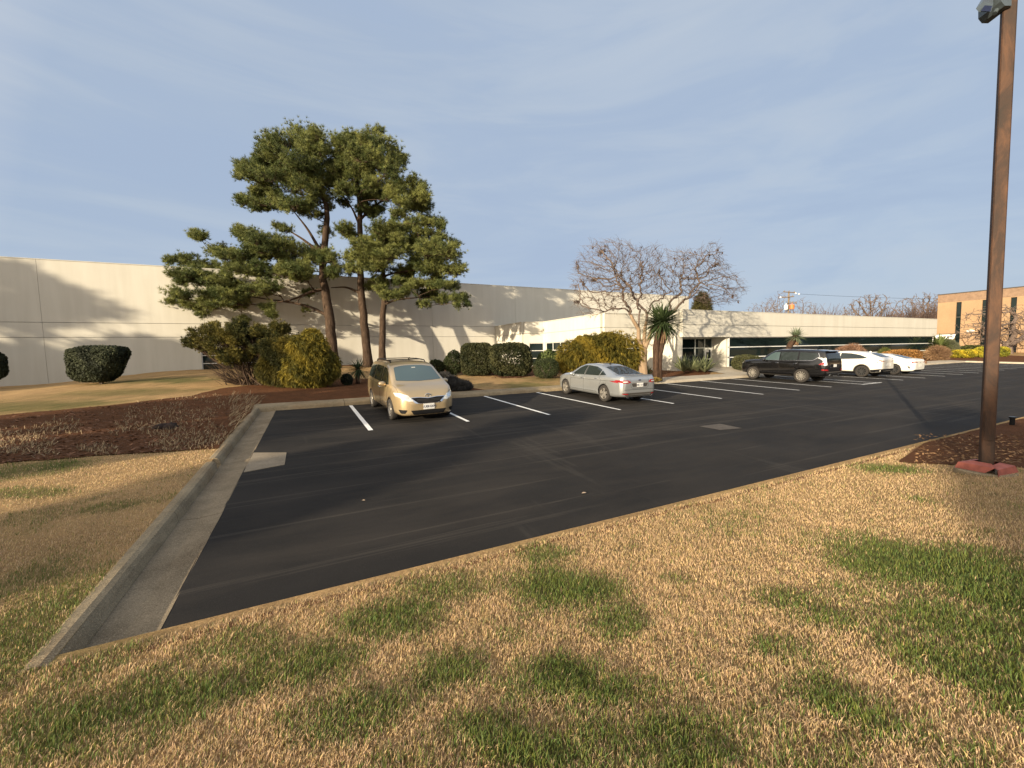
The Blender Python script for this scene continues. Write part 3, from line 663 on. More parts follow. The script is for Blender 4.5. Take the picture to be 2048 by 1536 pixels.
def colvar(r, n, a, b, P=None, sc=1.5, seed=0, v=.25):
    t = r.random((n, 1)) if P is None else np.clip(fbm(P[:, 0]*sc+P[:, 2]*sc*.7, P[:, 1]*sc-P[:, 2]*sc, seed, 3)[:, None]*2.4-.7+r.normal(0, .22, (n, 1)), 0, 1)
    return (np.array(a)*(1-t)+np.array(b)*t)*r.uniform(1-v, 1+v, (n, 1))

# ---- pines
def zc(x, y): return 300+x/2.9545, 220+y/2.9545
def pine(name_label, trunk, pads, k0, seed, tw, extra_limbs=(), low=None):
    r = np.random.default_rng(seed); b = trunk[0]; base = gpos(*zc(*b)) if len(b) == 2 else np.array(b)
    t = thing('pine_tree', name_label, 'tree', base, group='tall pines by the van')
    T = [base+[0, 0, -.15]]; pxs = trunk[1:]
    for i, (x, y) in enumerate(pxs): T.append(at_depth(*zc(x, y), k0+.25*math.sin(i*1.7+seed)))
    T = np.array(T); m = 5*(len(T)-1)+1; tt = np.linspace(0, len(T)-1, m); TT = np.stack([np.interp(tt, np.arange(len(T)), T[:, a]) for a in range(3)], -1)
    for _ in range(3): TT[1:-1] = (TT[:-2]+TT[1:-1]*2+TT[2:])/4
    TT[1:-1] += r.normal(0, .018, (m-2, 3)); rad = np.linspace(1, .12, m)**.8*tw/2; rad[0] *= 1.35; rad[1] *= 1.12
    mb = MB(); mb.tube(TT, rad, 12); mb.build('trunk', M['pinebark'], t, smooth=True, loc=base)
    lm = MB(); cr = MB(); anch = [(q, .45*rad[i_]) for i_, q in enumerate(TT) if i_ > m*.30 and i_ < m-2]
    for L in extra_limbs:
        P_ = np.array([at_depth(*zc(x, y), k0+dz) for x, y, dz in L]); tt = np.linspace(0, len(P_)-1, 12); PP = np.stack([np.interp(tt, np.arange(len(P_)), P_[:, a]) for a in range(3)], -1)
        for _ in range(2): PP[1:-1] = (PP[:-2]+PP[1:-1]*2+PP[2:])/4
        rr_ = np.linspace(.15, .04, 12)*tw/.9; lm.tube(PP, rr_, 7, cap=False); anch += [(q, w_*.8) for q, w_ in zip(PP[2:], rr_[2:])]
    pads = sorted(pads, key=lambda p: abs(p[0]-trunk[2][0]))
    for (x, y, rx, ry) in pads:
        px, py = zc(x, y); rx /= 2.9545; ry /= 2.9545
        nsub = max(1, int(round(rx/9))); c_first = None
        for q in range(nsub):
            off = r.uniform(-3.6, 3.6)*min(1, rx/34) if nsub > 1 else r.uniform(-1.8, 1.8)
            k = k0+off; c = at_depth(px+r.uniform(-.55, .55)*rx*(nsub > 1), py+r.uniform(-.35, .35)*ry*(nsub > 1), k)
            R = rx*k/F*(.66 if nsub > 1 else .95); H = max(ry*k/F*1.0, .36)
            # limb from the trunk: leaves lower than the pad, within the crown
            zt = c[2]-.35*np.linalg.norm((c-TT[np.argmin(abs(TT[:, 2]-c[2]))])[:2])*.55; zt = max(zt, low if low else TT[int(m*.3), 2]); i0 = int(np.argmin(abs(TT[:, 2]-zt))); i0 = min(i0, m-3)
            A_ = np.array([a_[0] for a_ in anch]); dd = np.linalg.norm(c-A_, axis=1)*(1+1.2*(A_[:, 2] > c[2]-.1))+.35*np.abs(c[2]-A_[:, 2]-np.linalg.norm((c-A_)[:, :2], axis=1)*.35); ia = int(np.argmin(dd)); p0, r0_ = anch[ia]; dist = np.linalg.norm(c-p0); s = np.linspace(0, 1, 8)[:, None]; mid = (p0+c)/2+np.array([0, 0, -.07*dist])+r.normal(0, .10*dist, 3)
            Lb = (1-s)**2*p0+2*s*(1-s)*mid+s*s*(c-np.array([0, 0, H*.3])); Lb[1:-1] += r.normal(0, .03, (6, 3))
            rs_ = np.linspace(min(.10, max(r0_, .022), .02+dist*.022), .015, 8); lm.tube(Lb, rs_, 5, cap=False); anch += [(Lb[q_], rs_[q_]) for q_ in (3, 5, 7)]
            nt = int(7+R*11); dirs = rand_dirs(r, nt); dirs[:, 2] = dirs[:, 2]*.75+.12; tips = c+dirs*np.array([R, R, H])*r.uniform(.55, 1.08, (nt, 1))
            tips[:, 2] += .10*R*(np.linalg.norm((tips-c)[:, :2], axis=1)/max(R, .1))**2
            pts = []; ax = []
            out = unit((c-p0)*np.array([1, 1, .3]))
            for e in tips:
                st = c+(e-c)*.1-out*R*.35-np.array([0, 0, H*.35]); md = (st+e)/2+np.array([0, 0, -.06]); q_ = np.linspace(0, 1, 5)[:, None]
                Tw = (1-q_)**2*st+2*q_*(1-q_)*md+q_*q_*e; lm.tube(Tw, [.012, .010, .009, .007, .005], 3, cap=False)
                dv = unit(e-st)
                for f_ in (.5, .68, .84, 1.0):
                    p = st+(e-st)*f_; 
                    for _ in range(2 if f_ < .95 else 1): pts.append(p+r.normal(0, .11, 3)); ax.append(unit(dv*.7+np.array([0, 0, .55])+r.normal(0, .35, 3)))
            pts = np.array(pts); ax = np.array(ax); col = colvar(r, len(pts), (.075, .10, .03), (.25, .265, .08), pts, .9, seed, .28)
            tufts(cr, pts, ax, r, 19, .29, .024, col, .85)
    lm.build('branches', M['pinebark'], t, loc=base); cr.build('needles', M['needle'], t, cols=True, loc=base); return t
T1 = [(830,150,140,70),(760,200,110,60),(980,160,90,50),(900,230,90,60),(700,260,110,80),(860,300,150,90),(570,340,75,50),(620,390,90,50),(520,390,40,20),(700,400,150,60),(900,430,160,80),(800,350,120,60),(550,540,75,38),(640,575,80,30),(720,560,140,45),(880,560,120,50),(1000,500,100,70),
      (300,760,70,35),(260,740,40,20),(370,830,90,40),(450,860,110,45),(520,745,80,50),(580,720,90,40),(620,770,110,55),(700,790,130,60),(600,860,150,50),(780,700,60,25),(830,800,120,70),(950,860,100,60),(1030,740,60,50),(1080,860,60,60),
      (130,890,40,26),(200,880,70,32),(150,960,60,35),(250,960,120,50),(320,920,60,30),(110,1000,35,25),(180,1010,70,30),(400,1000,140,50),(480,930,100,40),(550,1050,140,45),(700,1040,120,55),(230,1080,130,42),(380,1080,120,40),(120,1130,45,18),(200,1140,80,24),(350,1160,140,30),(300,1210,60,16),(560,1150,120,34),(720,1215,50,26),(560,1245,50,14),(700,1170,60,20),(800,960,110,45),(880,930,90,50),(920,1080,50,26),(640,960,110,36),(920,1180,26,20)]
T2 = [(1120,210,110,60),(1200,170,80,35),(1020,240,70,50),(1300,190,110,60),(1380,230,90,70),(1420,290,80,80),(1240,280,130,70),(1200,340,140,90),(1350,370,130,80),(1080,340,90,60),(1100,420,110,70),(1440,350,60,80),(1250,470,110,55),(1150,480,60,40),(1450,450,100,70),(1540,440,80,55),(1580,490,80,60),(1630,530,60,60),(1600,580,80,45),(1480,540,100,60),(1400,500,80,60),(1130,700,80,30),(1180,740,70,24),(1500,620,90,45),(1330,430,90,60),(1330,120,60,12),(1500,300,20,60)]
T3 = [(1380,720,110,70),(1290,790,100,60),(1440,760,110,70),(1560,660,80,55),(1660,660,80,34),(1710,690,50,40),(1700,750,50,26),(1620,730,80,40),(1300,870,120,60),(1240,850,70,50),(1430,850,140,70),(1580,830,130,70),(1520,770,100,60),(1730,810,110,45),(1800,800,40,24),(1800,870,85,50),(1690,880,110,50),(1500,950,100,34),(1650,940,130,45),(1780,950,95,50),(1380,1010,46,60),(1370,1100,50,50),(1440,1090,70,34),(1200,940,90,50),(1180,880,60,40),(1330,940,70,40),(1640,1090,80,32),(1720,1120,80,34),(1820,1110,70,34),(1850,1150,40,18),(1600,1150,60,22),(1560,1040,70,20),(1790,1040,80,34),(1700,1030,90,24)]
K0 = 32.6
_rp = np.random.default_rng(77)
def fillpads(poly, n, rx, ry):
    P = np.array(poly, float); out = []
    while len(out) < n:
        q = _rp.uniform(P.min(0), P.max(0))
        if inside(P, np.array([q[0]]), np.array([q[1]]))[0]: out.append((q[0], q[1], rx*_rp.uniform(.7, 1.2), ry*_rp.uniform(.7, 1.2)))
    return out
T1 += fillpads([(560,320),(700,210),(830,150),(1000,160),(1060,280),(1040,480),(900,580),(700,570),(560,550),(620,470),(560,400)], 24, 70, 52)
T1 += fillpads([(400,820),(560,740),(700,760),(900,810),(1050,790),(1080,930),(800,970),(500,1050),(220,1040),(170,950)], 16, 66, 40)
T1 += fillpads([(130,900),(250,890),(420,920),(600,990),(750,1010),(750,1080),(560,1120),(350,1160),(180,1130),(110,1050)], 18, 60, 30)
T2 += fillpads([(1080,220),(1200,170),(1350,160),(1450,270),(1480,390),(1600,460),(1660,550),(1580,600),(1450,580),(1300,510),(1100,480),(1040,380)], 28, 75, 55)
T2 += fillpads([(1060,470),(1250,470),(1400,520),(1480,620),(1300,600),(1120,560)], 9, 60, 40)
T1 += fillpads([(860,540),(1040,480),(1070,600),(960,640),(870,620)], 5, 50, 36)+fillpads([(900,900),(1060,840),(1110,960),(980,1010),(850,1010)], 6, 60, 40)
T3 += fillpads([(1230,960),(1500,990),(1780,990),(1860,1100),(1700,1140),(1520,1110),(1330,1060)], 15, 52, 28)
T3 += fillpads([(1200,810),(1350,700),(1540,660),(1640,760),(1780,810),(1830,890),(1700,960),(1400,950),(1220,930)], 20, 70, 45)
def gnd_at(px, k):      # ground point in the column px at camera depth k
    y = 780
    for _ in range(60):
        P = at_depth(px, y, k); y += (P[2]-float(gz(P[0], P[1])))*F/k*.5
    return P
pine('leftmost pine of three, thick trunk leaning left, wide limbs over the shrubs', [tuple(gnd_at(668, K0)), (1065,1250), (1040,1080), (1015,980), (1040,700), (1050,600), (1000,430), (930,260)], T1, K0, 11, .80,
     [[(1040,1210,0),(960,1165,.2),(860,1140,.4),(700,1120,.6),(520,1090,.9)], [(1020,1060,0),(930,1080,-.3),(830,1130,-.6),(600,1150,-.8)], [(990,830,0),(900,760,.2),(800,700,.5)], [(1000,820,0),(930,700,-.4),(850,600,-.7)]])
pine('middle pine of three, straight trunk with the highest rounded crown', [tuple(gnd_at(737, K0+.8)), (1265,1250), (1245,1050), (1240,750), (1240,560), (1220,400), (1220,240)], T2, K0+.6, 12, .70,
     [[(1240,1080,0),(1160,1045,.1),(1070,1050,.2)], [(1245,700,0),(1200,590,.3),(1140,500,.6)], [(1240,650,0),(1330,560,-.2),(1450,500,-.4)]])
pine('rightmost pine of three, slimmest trunk, drooping limbs above the tan minivan', [tuple(gnd_at(763, K0+.2)), (1375,1200), (1390,1080), (1375,950), (1400,800), (1400,700)], T3, K0+.1, 13, .54,
     [[(1385,1150,0),(1450,1120,.1),(1560,1110,.3),(1700,1100,.5)], [(1390,980,0),(1450,960,-.3),(1600,940,-.6),(1750,950,-.8)]])

# ---- space colonisation for the bare trees
def colonize(start, attr, step, kill, infl, r, iters=140, jitter=.12, maxn=9000):
    """start: list of (point, parent index) ; returns nodes, parents"""
    P = [np.array(p, float) for p, _ in start]; par = [q for _, q in start]; A = attr.copy(); N = np.array(P)
    best = np.full(len(A), 1e9); bi = np.zeros(len(A), int)
    def upd(i0, N):
        for i in range(i0, len(N)):
            d = ((A-N[i])**2).sum(1); k = d < best; best[k] = d[k]; bi[k] = i
    upd(0, N)
    for it in range(iters):
        k = best < infl*infl
        if not k.any(): break
        ids = bi[k]; v = unit(A[k]-N[ids]); acc = {}
        order = np.argsort(ids); ids = ids[order]; v = v[order]; u, s0 = np.unique(ids, return_index=True); sm = np.add.reduceat(v, s0, 0)
        new = N[u]+unit(unit(sm)+r.normal(0, jitter, sm.shape))*step; i0 = len(N); par += list(u); N = np.concatenate([N, new]); upd(i0, N)
        a = best > kill*kill; A, best, bi = A[a], best[a], bi[a]
        if len(A) == 0 or len(N) > maxn: break
    return N, np.array(par)
def tree_mesh(mb, N, par, rmin, rmax, ex=2.3, col=None, twigs=None, r=None, nmin=3, fix=None):
    n = len(N); w = np.zeros(n); ch = np.zeros(n, int)
    for i in range(n-1, 0, -1):
        if ch[i] == 0: w[i] = 1
        if par[i] >= 0: w[par[i]] += w[i]; ch[par[i]] += 1
    w = np.maximum(w, 1); rad = rmin*w**(1/ex); sc = rmax/rad.max(); lg = np.log(rad/rmin)/max(1e-6, np.log(rad.max()/rmin)); rad = rmin*np.exp(lg*np.log(rmax/rmin))
    ii = np.where(par >= 0)[0]; a = N[par[ii]]; b = N[ii]; ra = np.minimum(rad[par[ii]], rad[ii]*1.5); rb = rad[ii]; d = unit(b-a)
    ref = np.where(np.abs(d[:, 2:3]) < .9, np.array([[0, 0, 1.0]]), np.array([[1.0, 0, 0]])); u = unit(np.cross(d, ref)); v = np.cross(d, u)
    for sel, ns in ((rb < .02, nmin), (rb >= .02, 7)):
        if not sel.any(): continue
        an = np.arange(ns)*2*math.pi/ns; ca, sa = np.cos(an)[None, :, None], np.sin(an)[None, :, None]; e = (b[sel]-a[sel])*.06
        o = ca*u[sel][:, None]+sa*v[sel][:, None]; A_ = (a[sel]-e)[:, None]+o*ra[sel][:, None, None]; B_ = (b[sel]+e)[:, None]+o*rb[sel][:, None, None]
        V = np.concatenate([A_, B_], 1).reshape(-1, 3); m = sel.sum(); q = np.arange(ns); qn = (q+1) % ns; base = np.arange(m)[:, None, None]*2*ns
        Fc = (base+np.stack([q, qn, qn+ns, q+ns], -1)[None]).reshape(-1, 4); mb.add(V, Fc)
    return rad, ch
def chain(pts, start, P):
    ids = []; prev = P
    for p in pts: start.append((p, prev)); prev = len(start)-1; ids.append(prev)
    return ids
def z6(x, y): return 1120+x/4.8, 440+y/4.8
kb = depth_of(gpos(1287, 757)); base = gpos(1287, 757)
r = np.random.default_rng(5); start = []
trunkP = [base+[0, 0, -.1]]+[at_depth(*z6(x, y), kb) for x, y in ((800,1380),(800,1300),(800,1240))]
def sm(pts, dz):
    P = np.array([at_depth(*z6(x, y), kb+d) for (x, y), d in zip(pts, dz)]); n = max(2, int(sum(np.linalg.norm(np.diff(P, axis=0), axis=1))/.16)); t = np.linspace(0, len(P)-1, n+1)[1:]
    return np.stack([np.interp(t, np.arange(len(P)), P[:, a]) for a in range(3)], -1)
P = None; ids = chain(trunkP, start, -1); fork = ids[-1]
L1 = chain(sm([(800,1240),(755,1150),(755,1050),(700,960),(660,860),(600,760),(600,650),(540,560)], [0,0,-.1,-.2,-.3,-.5,-.6,-.8]), start, fork)
L2 = chain(sm([(800,1240),(810,1150),(815,1040),(840,920),(870,830),(960,760),(1060,700)], [0,.1,.2,.3,.5,.8,1.0]), start, fork)
L3 = chain(sm([(805,1240),(850,1150),(880,1050),(960,960),(1070,900),(1180,800),(1250,730),(1320,650)], [0,-.1,-.2,-.2,-.3,-.3,-.4,-.5]), start, fork)
chain(sm([(755,1050),(760,900),(755,800),(780,650),(780,520)], [0,.2,.4,.4,.5]), start, L1[len(L1)//4]); chain(sm([(670,880),(600,850),(500,860),(420,885)], [-.2,-.3,-.4,-.6]), start, L1[len(L1)//2])
chain(sm([(845,920),(770,830),(700,700),(650,620)], [.3,.5,.9,1.2]), start, L2[len(L2)//2]); chain(sm([(1070,900),(1060,800),(1150,700),(1170,560)], [-.3,.1,.4,.8]), start, L3[len(L3)//2])
chain(sm([(1250,730),(1330,600),(1310,450),(1400,340)], [-.4,-.6,-.8,-.9]), start, L3[int(len(L3)*.8)])
att = []
def domes(n, ell):
    out = []
    while len(out) < n:
        x = r.uniform(80, 1860); y = r.uniform(120, 1000); d = r.uniform(-3.4, 3.4); ok = False
        for cx_, cy_, rx, ry, rd, ylim in ell:
            q = ((x-cx_)/rx)**2+((y-cy_)/ry)**2+(d/rd)**2
            if q < 1 and y < ylim: ok = True; qq = q
        if ok and r.random() < .35+.65*qq: out.append(at_depth(*z6(x, y), kb+d))
    return np.array(out)
att = domes(5200, [(500,520,400,370,3.0,980),(840,520,330,300,3.2,880),(1250,520,420,250,3.2,860),(1500,650,300,200,2.4,860),(1450,360,140,180,1.6,600),(300,740,190,230,1.8,980)])
N, par = colonize(start, att, .17, .20, 1.0, r, maxn=16000, jitter=.12)
bt = thing('bare_tree', 'leafless spreading tree with pale forked trunk and hanging brown pods by the entrance', 'tree', base)
kid = np.full(len(N), -1)
for i in range(1, len(N)):
    if par[i] >= 0: kid[par[i]] = i
ok_ = np.where((par >= 0) & (kid >= 0))[0]
for _ in range(4): N[ok_] = N[ok_]*.4+.3*(N[par[ok_]]+N[kid[ok_]])
mb = MB(); rad, ch = tree_mesh(mb, N, par, .0062, .13, 1.9)
cen = at_depth(*z6(860, 1000), kb); sel_ = np.where((rad < .02) & (r.random(len(N)) < .75))[0]
for i in sel_:
    if par[i] < 0: continue
    dv = unit(N[i]-N[par[i]]); out = unit(N[i]-cen); dv = unit(dv*.6+out*.5+r.normal(0, .32, 3)); L = r.uniform(.2, .5)
    p1 = N[i]+dv*L*.5+np.array([0, 0, -.02]); p2 = p1+unit(dv+np.array([0, 0, -.55]))*L*.5; mb.tube([N[i], p1, p2], [.0055, .0045, .0035], 3, cap=False)
mb.build('branches', M['greybark'], bt, smooth=True, loc=base)
# smooth lower trunk and forks
mb = MB()
mb.tube(np.concatenate([[base+[0, 0, -.2]], [at_depth(*z6(x, y), kb) for x, y in ((798,1440),(798,1340),(800,1255),(800,1220))]]), [.31, .27, .235, .24, .20], 12)
for pts, dz, r0, r1 in (([(795,1260),(755,1150),(755,1050),(700,960),(680,910)], [0,0,-.1,-.2,-.25], .14, .085), ([(800,1260),(810,1150),(815,1040),(828,980)], [0,.1,.2,.25], .13, .09), ([(805,1260),(850,1150),(880,1050),(920,1000)], [0,-.1,-.2,-.2], .13, .09)):
    q = sm(pts, dz); mb.tube(q, np.linspace(r0, r1, len(q)), 9, cap=False)
mb.build('trunk', M['palebark'], bt, smooth=True, loc=base)
tips = N[(ch == 0)]; mb = MB(); sel = tips[(r.random(len(tips)) < .09)]
for p in sel:
    n = r.integers(4, 9); C = p+r.normal(0, .04, (n, 3))-np.array([0, 0, .08]); leaves(mb, C, r, .15, colvar(r, n, (.05, .03, .025), (.11, .07, .05)), asp=.3, droop=1.2)
mb.build('pods', M['dry'], bt, cols=True, loc=base)['kind'] = 'stuff'

def bare_proto(name, lab, seed, H, W_, rmin, base=(0, 0, 0), n=900, group=None, trunk=.28, low=.3, rmax=.22, mat='greybark', step=.4):
    r = np.random.default_rng(seed); st = []; chain([np.array([r.normal(0, .02*z), r.normal(0, .02*z), z]) for z in np.arange(0, H*trunk+.01, step)], st, -1)
    A = r.normal(size=(n*4, 3)); A = unit(A)*r.random((n*4, 1))**.4; A = A[A[:, 2] > -.75][:n]; A = A*np.array([W_/2, W_/2, H*(1-low)/2])+np.array([0, 0, H*(1+low)/2])
    N, par = colonize(st, A, step, step*1.25, H*.6, r, 90, .16, 4000)
    t = thing(name, lab, 'tree', base, group=group); mb = MB(); rad, ch = tree_mesh(mb, N, par, rmin, rmax, 2.1); mb.build('branches', M[mat], t); return t, N[ch == 0]
def on_ground(px, k):
    P = at_depth(px, 700, k); return (P[0], P[1], float(gz(P[0], P[1]))-.1)
FT = 'bare winter trees beyond the office roof'
tA, _ = bare_proto('bare_tree', 'round headed bare tree, furthest left of two standing alone above the office roof', 21, 16.5, 14, .042, on_ground(1735, 120), 1700, FT, .25, .25, .32)
tB, _ = bare_proto('bare_tree', 'round headed bare tree above the office roof beside the brick building', 22, 15.6, 13, .040, on_ground(1842, 112), 1600, FT, .2, .2, .32)
tC, _ = bare_proto('bare_tree', 'tall bare tree left of the utility pole', 23, 13.5, 7, .024, on_ground(1535, 100), 800, FT, .2, .2, .2)
fars = [(1508,96,.9,'bare tree furthest left above the office roof'),(1556,92,1.05,'bare tree right behind the left side of the utility pole'),(1601,96,.98,'bare tree just right of the utility pole'),(1624,100,.9,'second bare tree right of the utility pole'),(1648,104,.8,'low bare tree further right of the utility pole'),(1672,108,.72,'lowest bare tree over the roof between pole and round tree')]
for i, (px, k, s_, lb) in enumerate(fars): dup(tC, on_ground(px, k), i*1.3, lb, (s_, s_, s_*.98))
# reddish bare thicket in the distance
def thicket(px0, px1, k, h, seed, lab, col, n=2600):
    r = np.random.default_rng(seed); mb = MB(); 
    for _ in range(n//14):
        px = r.uniform(px0, px1); P = at_depth(px, 700, k+r.uniform(-3, 3)); z = float(gz(P[0], P[1])); hh = h*r.uniform(.6, 1.1)*(.75+.5*float(vnoise(px*.05, 0, seed)))
        for q in range(14):
            a = r.uniform(0, 6.28); sp = r.uniform(0, .42)*hh; b = np.array([P[0], P[1], z+hh*r.uniform(.1, .6)]); e = b+np.array([math.cos(a)*sp, math.sin(a)*sp, hh*r.uniform(.2, .45)])
            mb.tube([b, (b+e)/2+r.normal(0, .15, 3), e], [.05, .035, .02], 3, cap=False, col=np.array(col)*r.uniform(.6, 1.3))
    return stuff(mb.build('thicket', M['dry'], cols=True), lab, 'thicket')
thicket(1762, 1900, 100, 10.0, 31, 'reddish brown bare thicket behind the right end of the office', (.13, .09, .075), 7000)
thicket(1400, 1700, 112, 10.2, 32, 'low line of bare brown treetops behind the office roof', (.15, .10, .08), 5000)

# ---- shrubs
def ell_points(r, n, c, R, shell=.55, box=2.0, seed=0, nz=.18, flatb=True):
    d = rand_dirs(r, n)
    if box != 2.0:
        d = r.uniform(-1, 1, (n, 3)); ax_ = r.integers(0, 3, n); d[np.arange(n), ax_] = np.sign(r.uniform(-1, 1, n)); d = d/((np.abs(d)**box).sum(1, keepdims=True)**(1/box))
    q = 1+(fbm(d[:, 0]*2.3+5+d[:, 2]*1.7, d[:, 1]*2.3+d[:, 2]*1.1, seed, 3)-.5)*2*nz
    s = (shell+(1-shell)*r.random(n)**.5)*q; return np.asarray(c)+d*np.asarray(R)*s[:, None], unit(d/np.asarray(R))
def shrub(name, lab, cat, px, pyb, wpx, hpx, ca, cb, seed, k=None, n=7000, leaf=.09, box=2.0, nz=.18, lift=0.0, dfac=.8, mat='veg', group=None, style='leaf', stem=True, droop=0.0, lobes=None, asp=.6, taper=0):
    r = np.random.default_rng(seed); kgiven = k is not None; g = gpos(px, pyb) if k is None else gnd_at(px, k); k = depth_of(g); w = wpx*k/F; h = hpx*k/F
    if kgiven:
        d_ = g-CAMP; bp_ = 768-F*float(d_ @ UP)/k; h = max(.2, (bp_-(pyb-hpx))*k/F)
    t = thing(name, lab, cat, g, group=group); mb = MB(); R = np.array([w/2*.94, w/2*dfac*.94, h/2*(1-lift)]); c = g+[0, 0, h*(1+lift)/2]
    # orient: width across the view
    if lobes is None: P, N_ = ell_points(r, n, (0, 0, 0), R, .62, box, seed, nz)
    else:
        Ps, Ns = [], []
        for (lx, lz, lw, lh) in lobes:
            q, m_ = ell_points(r, int(n/len(lobes)), (lx*w/2, r.uniform(-.15, .15)*w*dfac, lz*h-h*(1+lift)/2), (lw*w/2, lw*w/2*dfac, lh*h/2), .55, box, seed+int(lx*10), nz); Ps.append(q); Ns.append(m_)
        P = np.concatenate(Ps); N_ = np.concatenate(Ns)
    if taper: P[:, 0] *= np.where(P[:, 0] > 0, 1+taper*(P[:, 2]/R[2]-.6), 1+.05*P[:, 2]/R[2])
    rot = lambda A: np.stack([A[:, 0]*_hr[0]+A[:, 1]*_h[0], A[:, 0]*_hr[1]+A[:, 1]*_h[1], A[:, 2]], -1)
    P = rot(P)+c; N_ = rot(N_); P = P[P[:, 2] > g[2]+.02]; N_ = N_[:len(P)] if len(N_) != len(P) else N_
    col = colvar(r, len(P), ca, cb, P, 1.6, seed)
    if style == 'leaf': leaves(mb, P, r, leaf, col, N_ if droop == 0 else None, asp=asp, droop=droop)
    elif style == 'spray':
        A = unit(N_+rand_dirs(r, len(P))*.5+np.array([0, 0, -droop])); tufts(mb, P, A, r, 7, leaf, leaf*.12, col, .55, -leaf*.25*droop)
    mb.build('foliage', M[mat], t, cols=True, loc=g)
    if stem:
        sb = MB()
        for q in range(6):
            a = r.uniform(0, 6.28); e = c+np.array([math.cos(a)*w*.25, math.sin(a)*w*.25, h*.1]); sb.tube([g+[0, 0, -.05], g+(e-g)*.4+r.normal(0, .04, 3), e], [.035, .025, .012], 5)
        sb.build('stems', M['greybark'], t, loc=g)
    return t
DG, LG = (.018, .026, .010), (.045, .058, .020)
shrub('clipped_shrub', 'dark clipped shrub with flat top and narrow foot against the blank warehouse wall', 'shrub', 203, 768, 110, 76, (.022, .028, .015), (.05, .06, .03), 41, n=24000, leaf=.12, box=4, nz=.07, lift=.06, dfac=.55, taper=.40)
shrub('clipped_shrub', 'dark clipped shrub cut off by the left edge of the picture', 'shrub', -20, 779, 70, 76, (.020, .026, .014), (.045, .055, .028), 42, n=12000, leaf=.12, box=3, nz=.08, lift=.25, dfac=.5)
shrub('clipped_hedge', 'block shaped dark hedge left of the looser hedge, by the warehouse corner', 'hedge', 955, 742, 68, 56, DG, (.06, .062, .024), 43, k=27.0, n=24000, leaf=.11, box=4.5, nz=.05, group='dark hedges by the office corner')
shrub('clipped_hedge', 'looser dark green hedge between the block shaped hedge and the office windows', 'hedge', 1022, 741, 92, 55, (.02, .027, .010), (.085, .085, .034), 44, k=26.5, n=24000, leaf=.11, box=3.2, nz=.12, group='dark hedges by the office corner')
shrub('shrub', 'rounded dark shrub just left of the block shaped hedge', 'shrub', 908, 741, 42, 40, DG, LG, 45, k=27, n=5000, leaf=.10, nz=.2)
shrub('shrub', 'smallest low dark shrub beside the far side of the minivan roof', 'shrub', 874, 742, 34, 24, DG, LG, 46, k=27, n=3500, leaf=.10, nz=.22)
shrub('shrub', 'low dome shaped green shrub between the hedges and the golden shrub', 'shrub', 1092, 742, 56, 26, (.03, .042, .016), (.055, .065, .026), 47, k=24.5, n=7000, leaf=.06, box=2.6, nz=.05)
shrub('shrub', 'broad leaved light green shrub under the office windows', 'shrub', 1096, 740, 52, 40, (.03, .05, .014), (.13, .16, .05), 48, k=27, n=4000, leaf=.16, nz=.2)
GO = ((.085, .08, .014), (.29, .215, .03))
shrub('golden_cypress', 'large golden threadleaf cypress behind the silver sedan', 'shrub', 1198, 748, 126, 84, *GO, 49, k=25.6, n=14000, leaf=.26, nz=.2, mat='veg', style='spray', droop=.8, dfac=.6, lobes=[(-.55,.45,.8,.85),(0,.52,.9,.9),(.5,.5,.85,.95),(-.75,.3,.5,.55),(.75,.32,.5,.6),(.3,.8,.45,.4),(-.35,.72,.5,.45)])
shrub('golden_cypress', 'upright golden yellow cypress shrub in front of the leftmost pine trunk', 'shrub', 618, 786, 108, 128, (.09, .085, .015), (.32, .25, .035), 50, k=20.6, n=13000, leaf=.22, nz=.22, style='spray', droop=.8, dfac=.8, lobes=[(.05,.40,.9,.75),(.30,.62,.62,.6),(.16,.86,.36,.30),(-.35,.5,.6,.7),(.55,.35,.6,.6),(0,.25,.9,.5),(-.1,.7,.5,.4)])
shrub('shaded_cypress', 'left half of the golden yellow cypress shrub, its shade painted as dull green', 'shrub', 566, 790, 88, 118, (.035, .038, .010), (.16, .13, .025), 57, k=20.9, n=9000, leaf=.22, nz=.25, style='spray', droop=.7, dfac=.7, lobes=[(0,.5,.8,.8),(-.3,.75,.6,.4),(.3,.7,.6,.5),(-.5,.35,.5,.5),(.3,.2,.8,.4)])  # golden shrub's left half, its shade put into the leaf colours
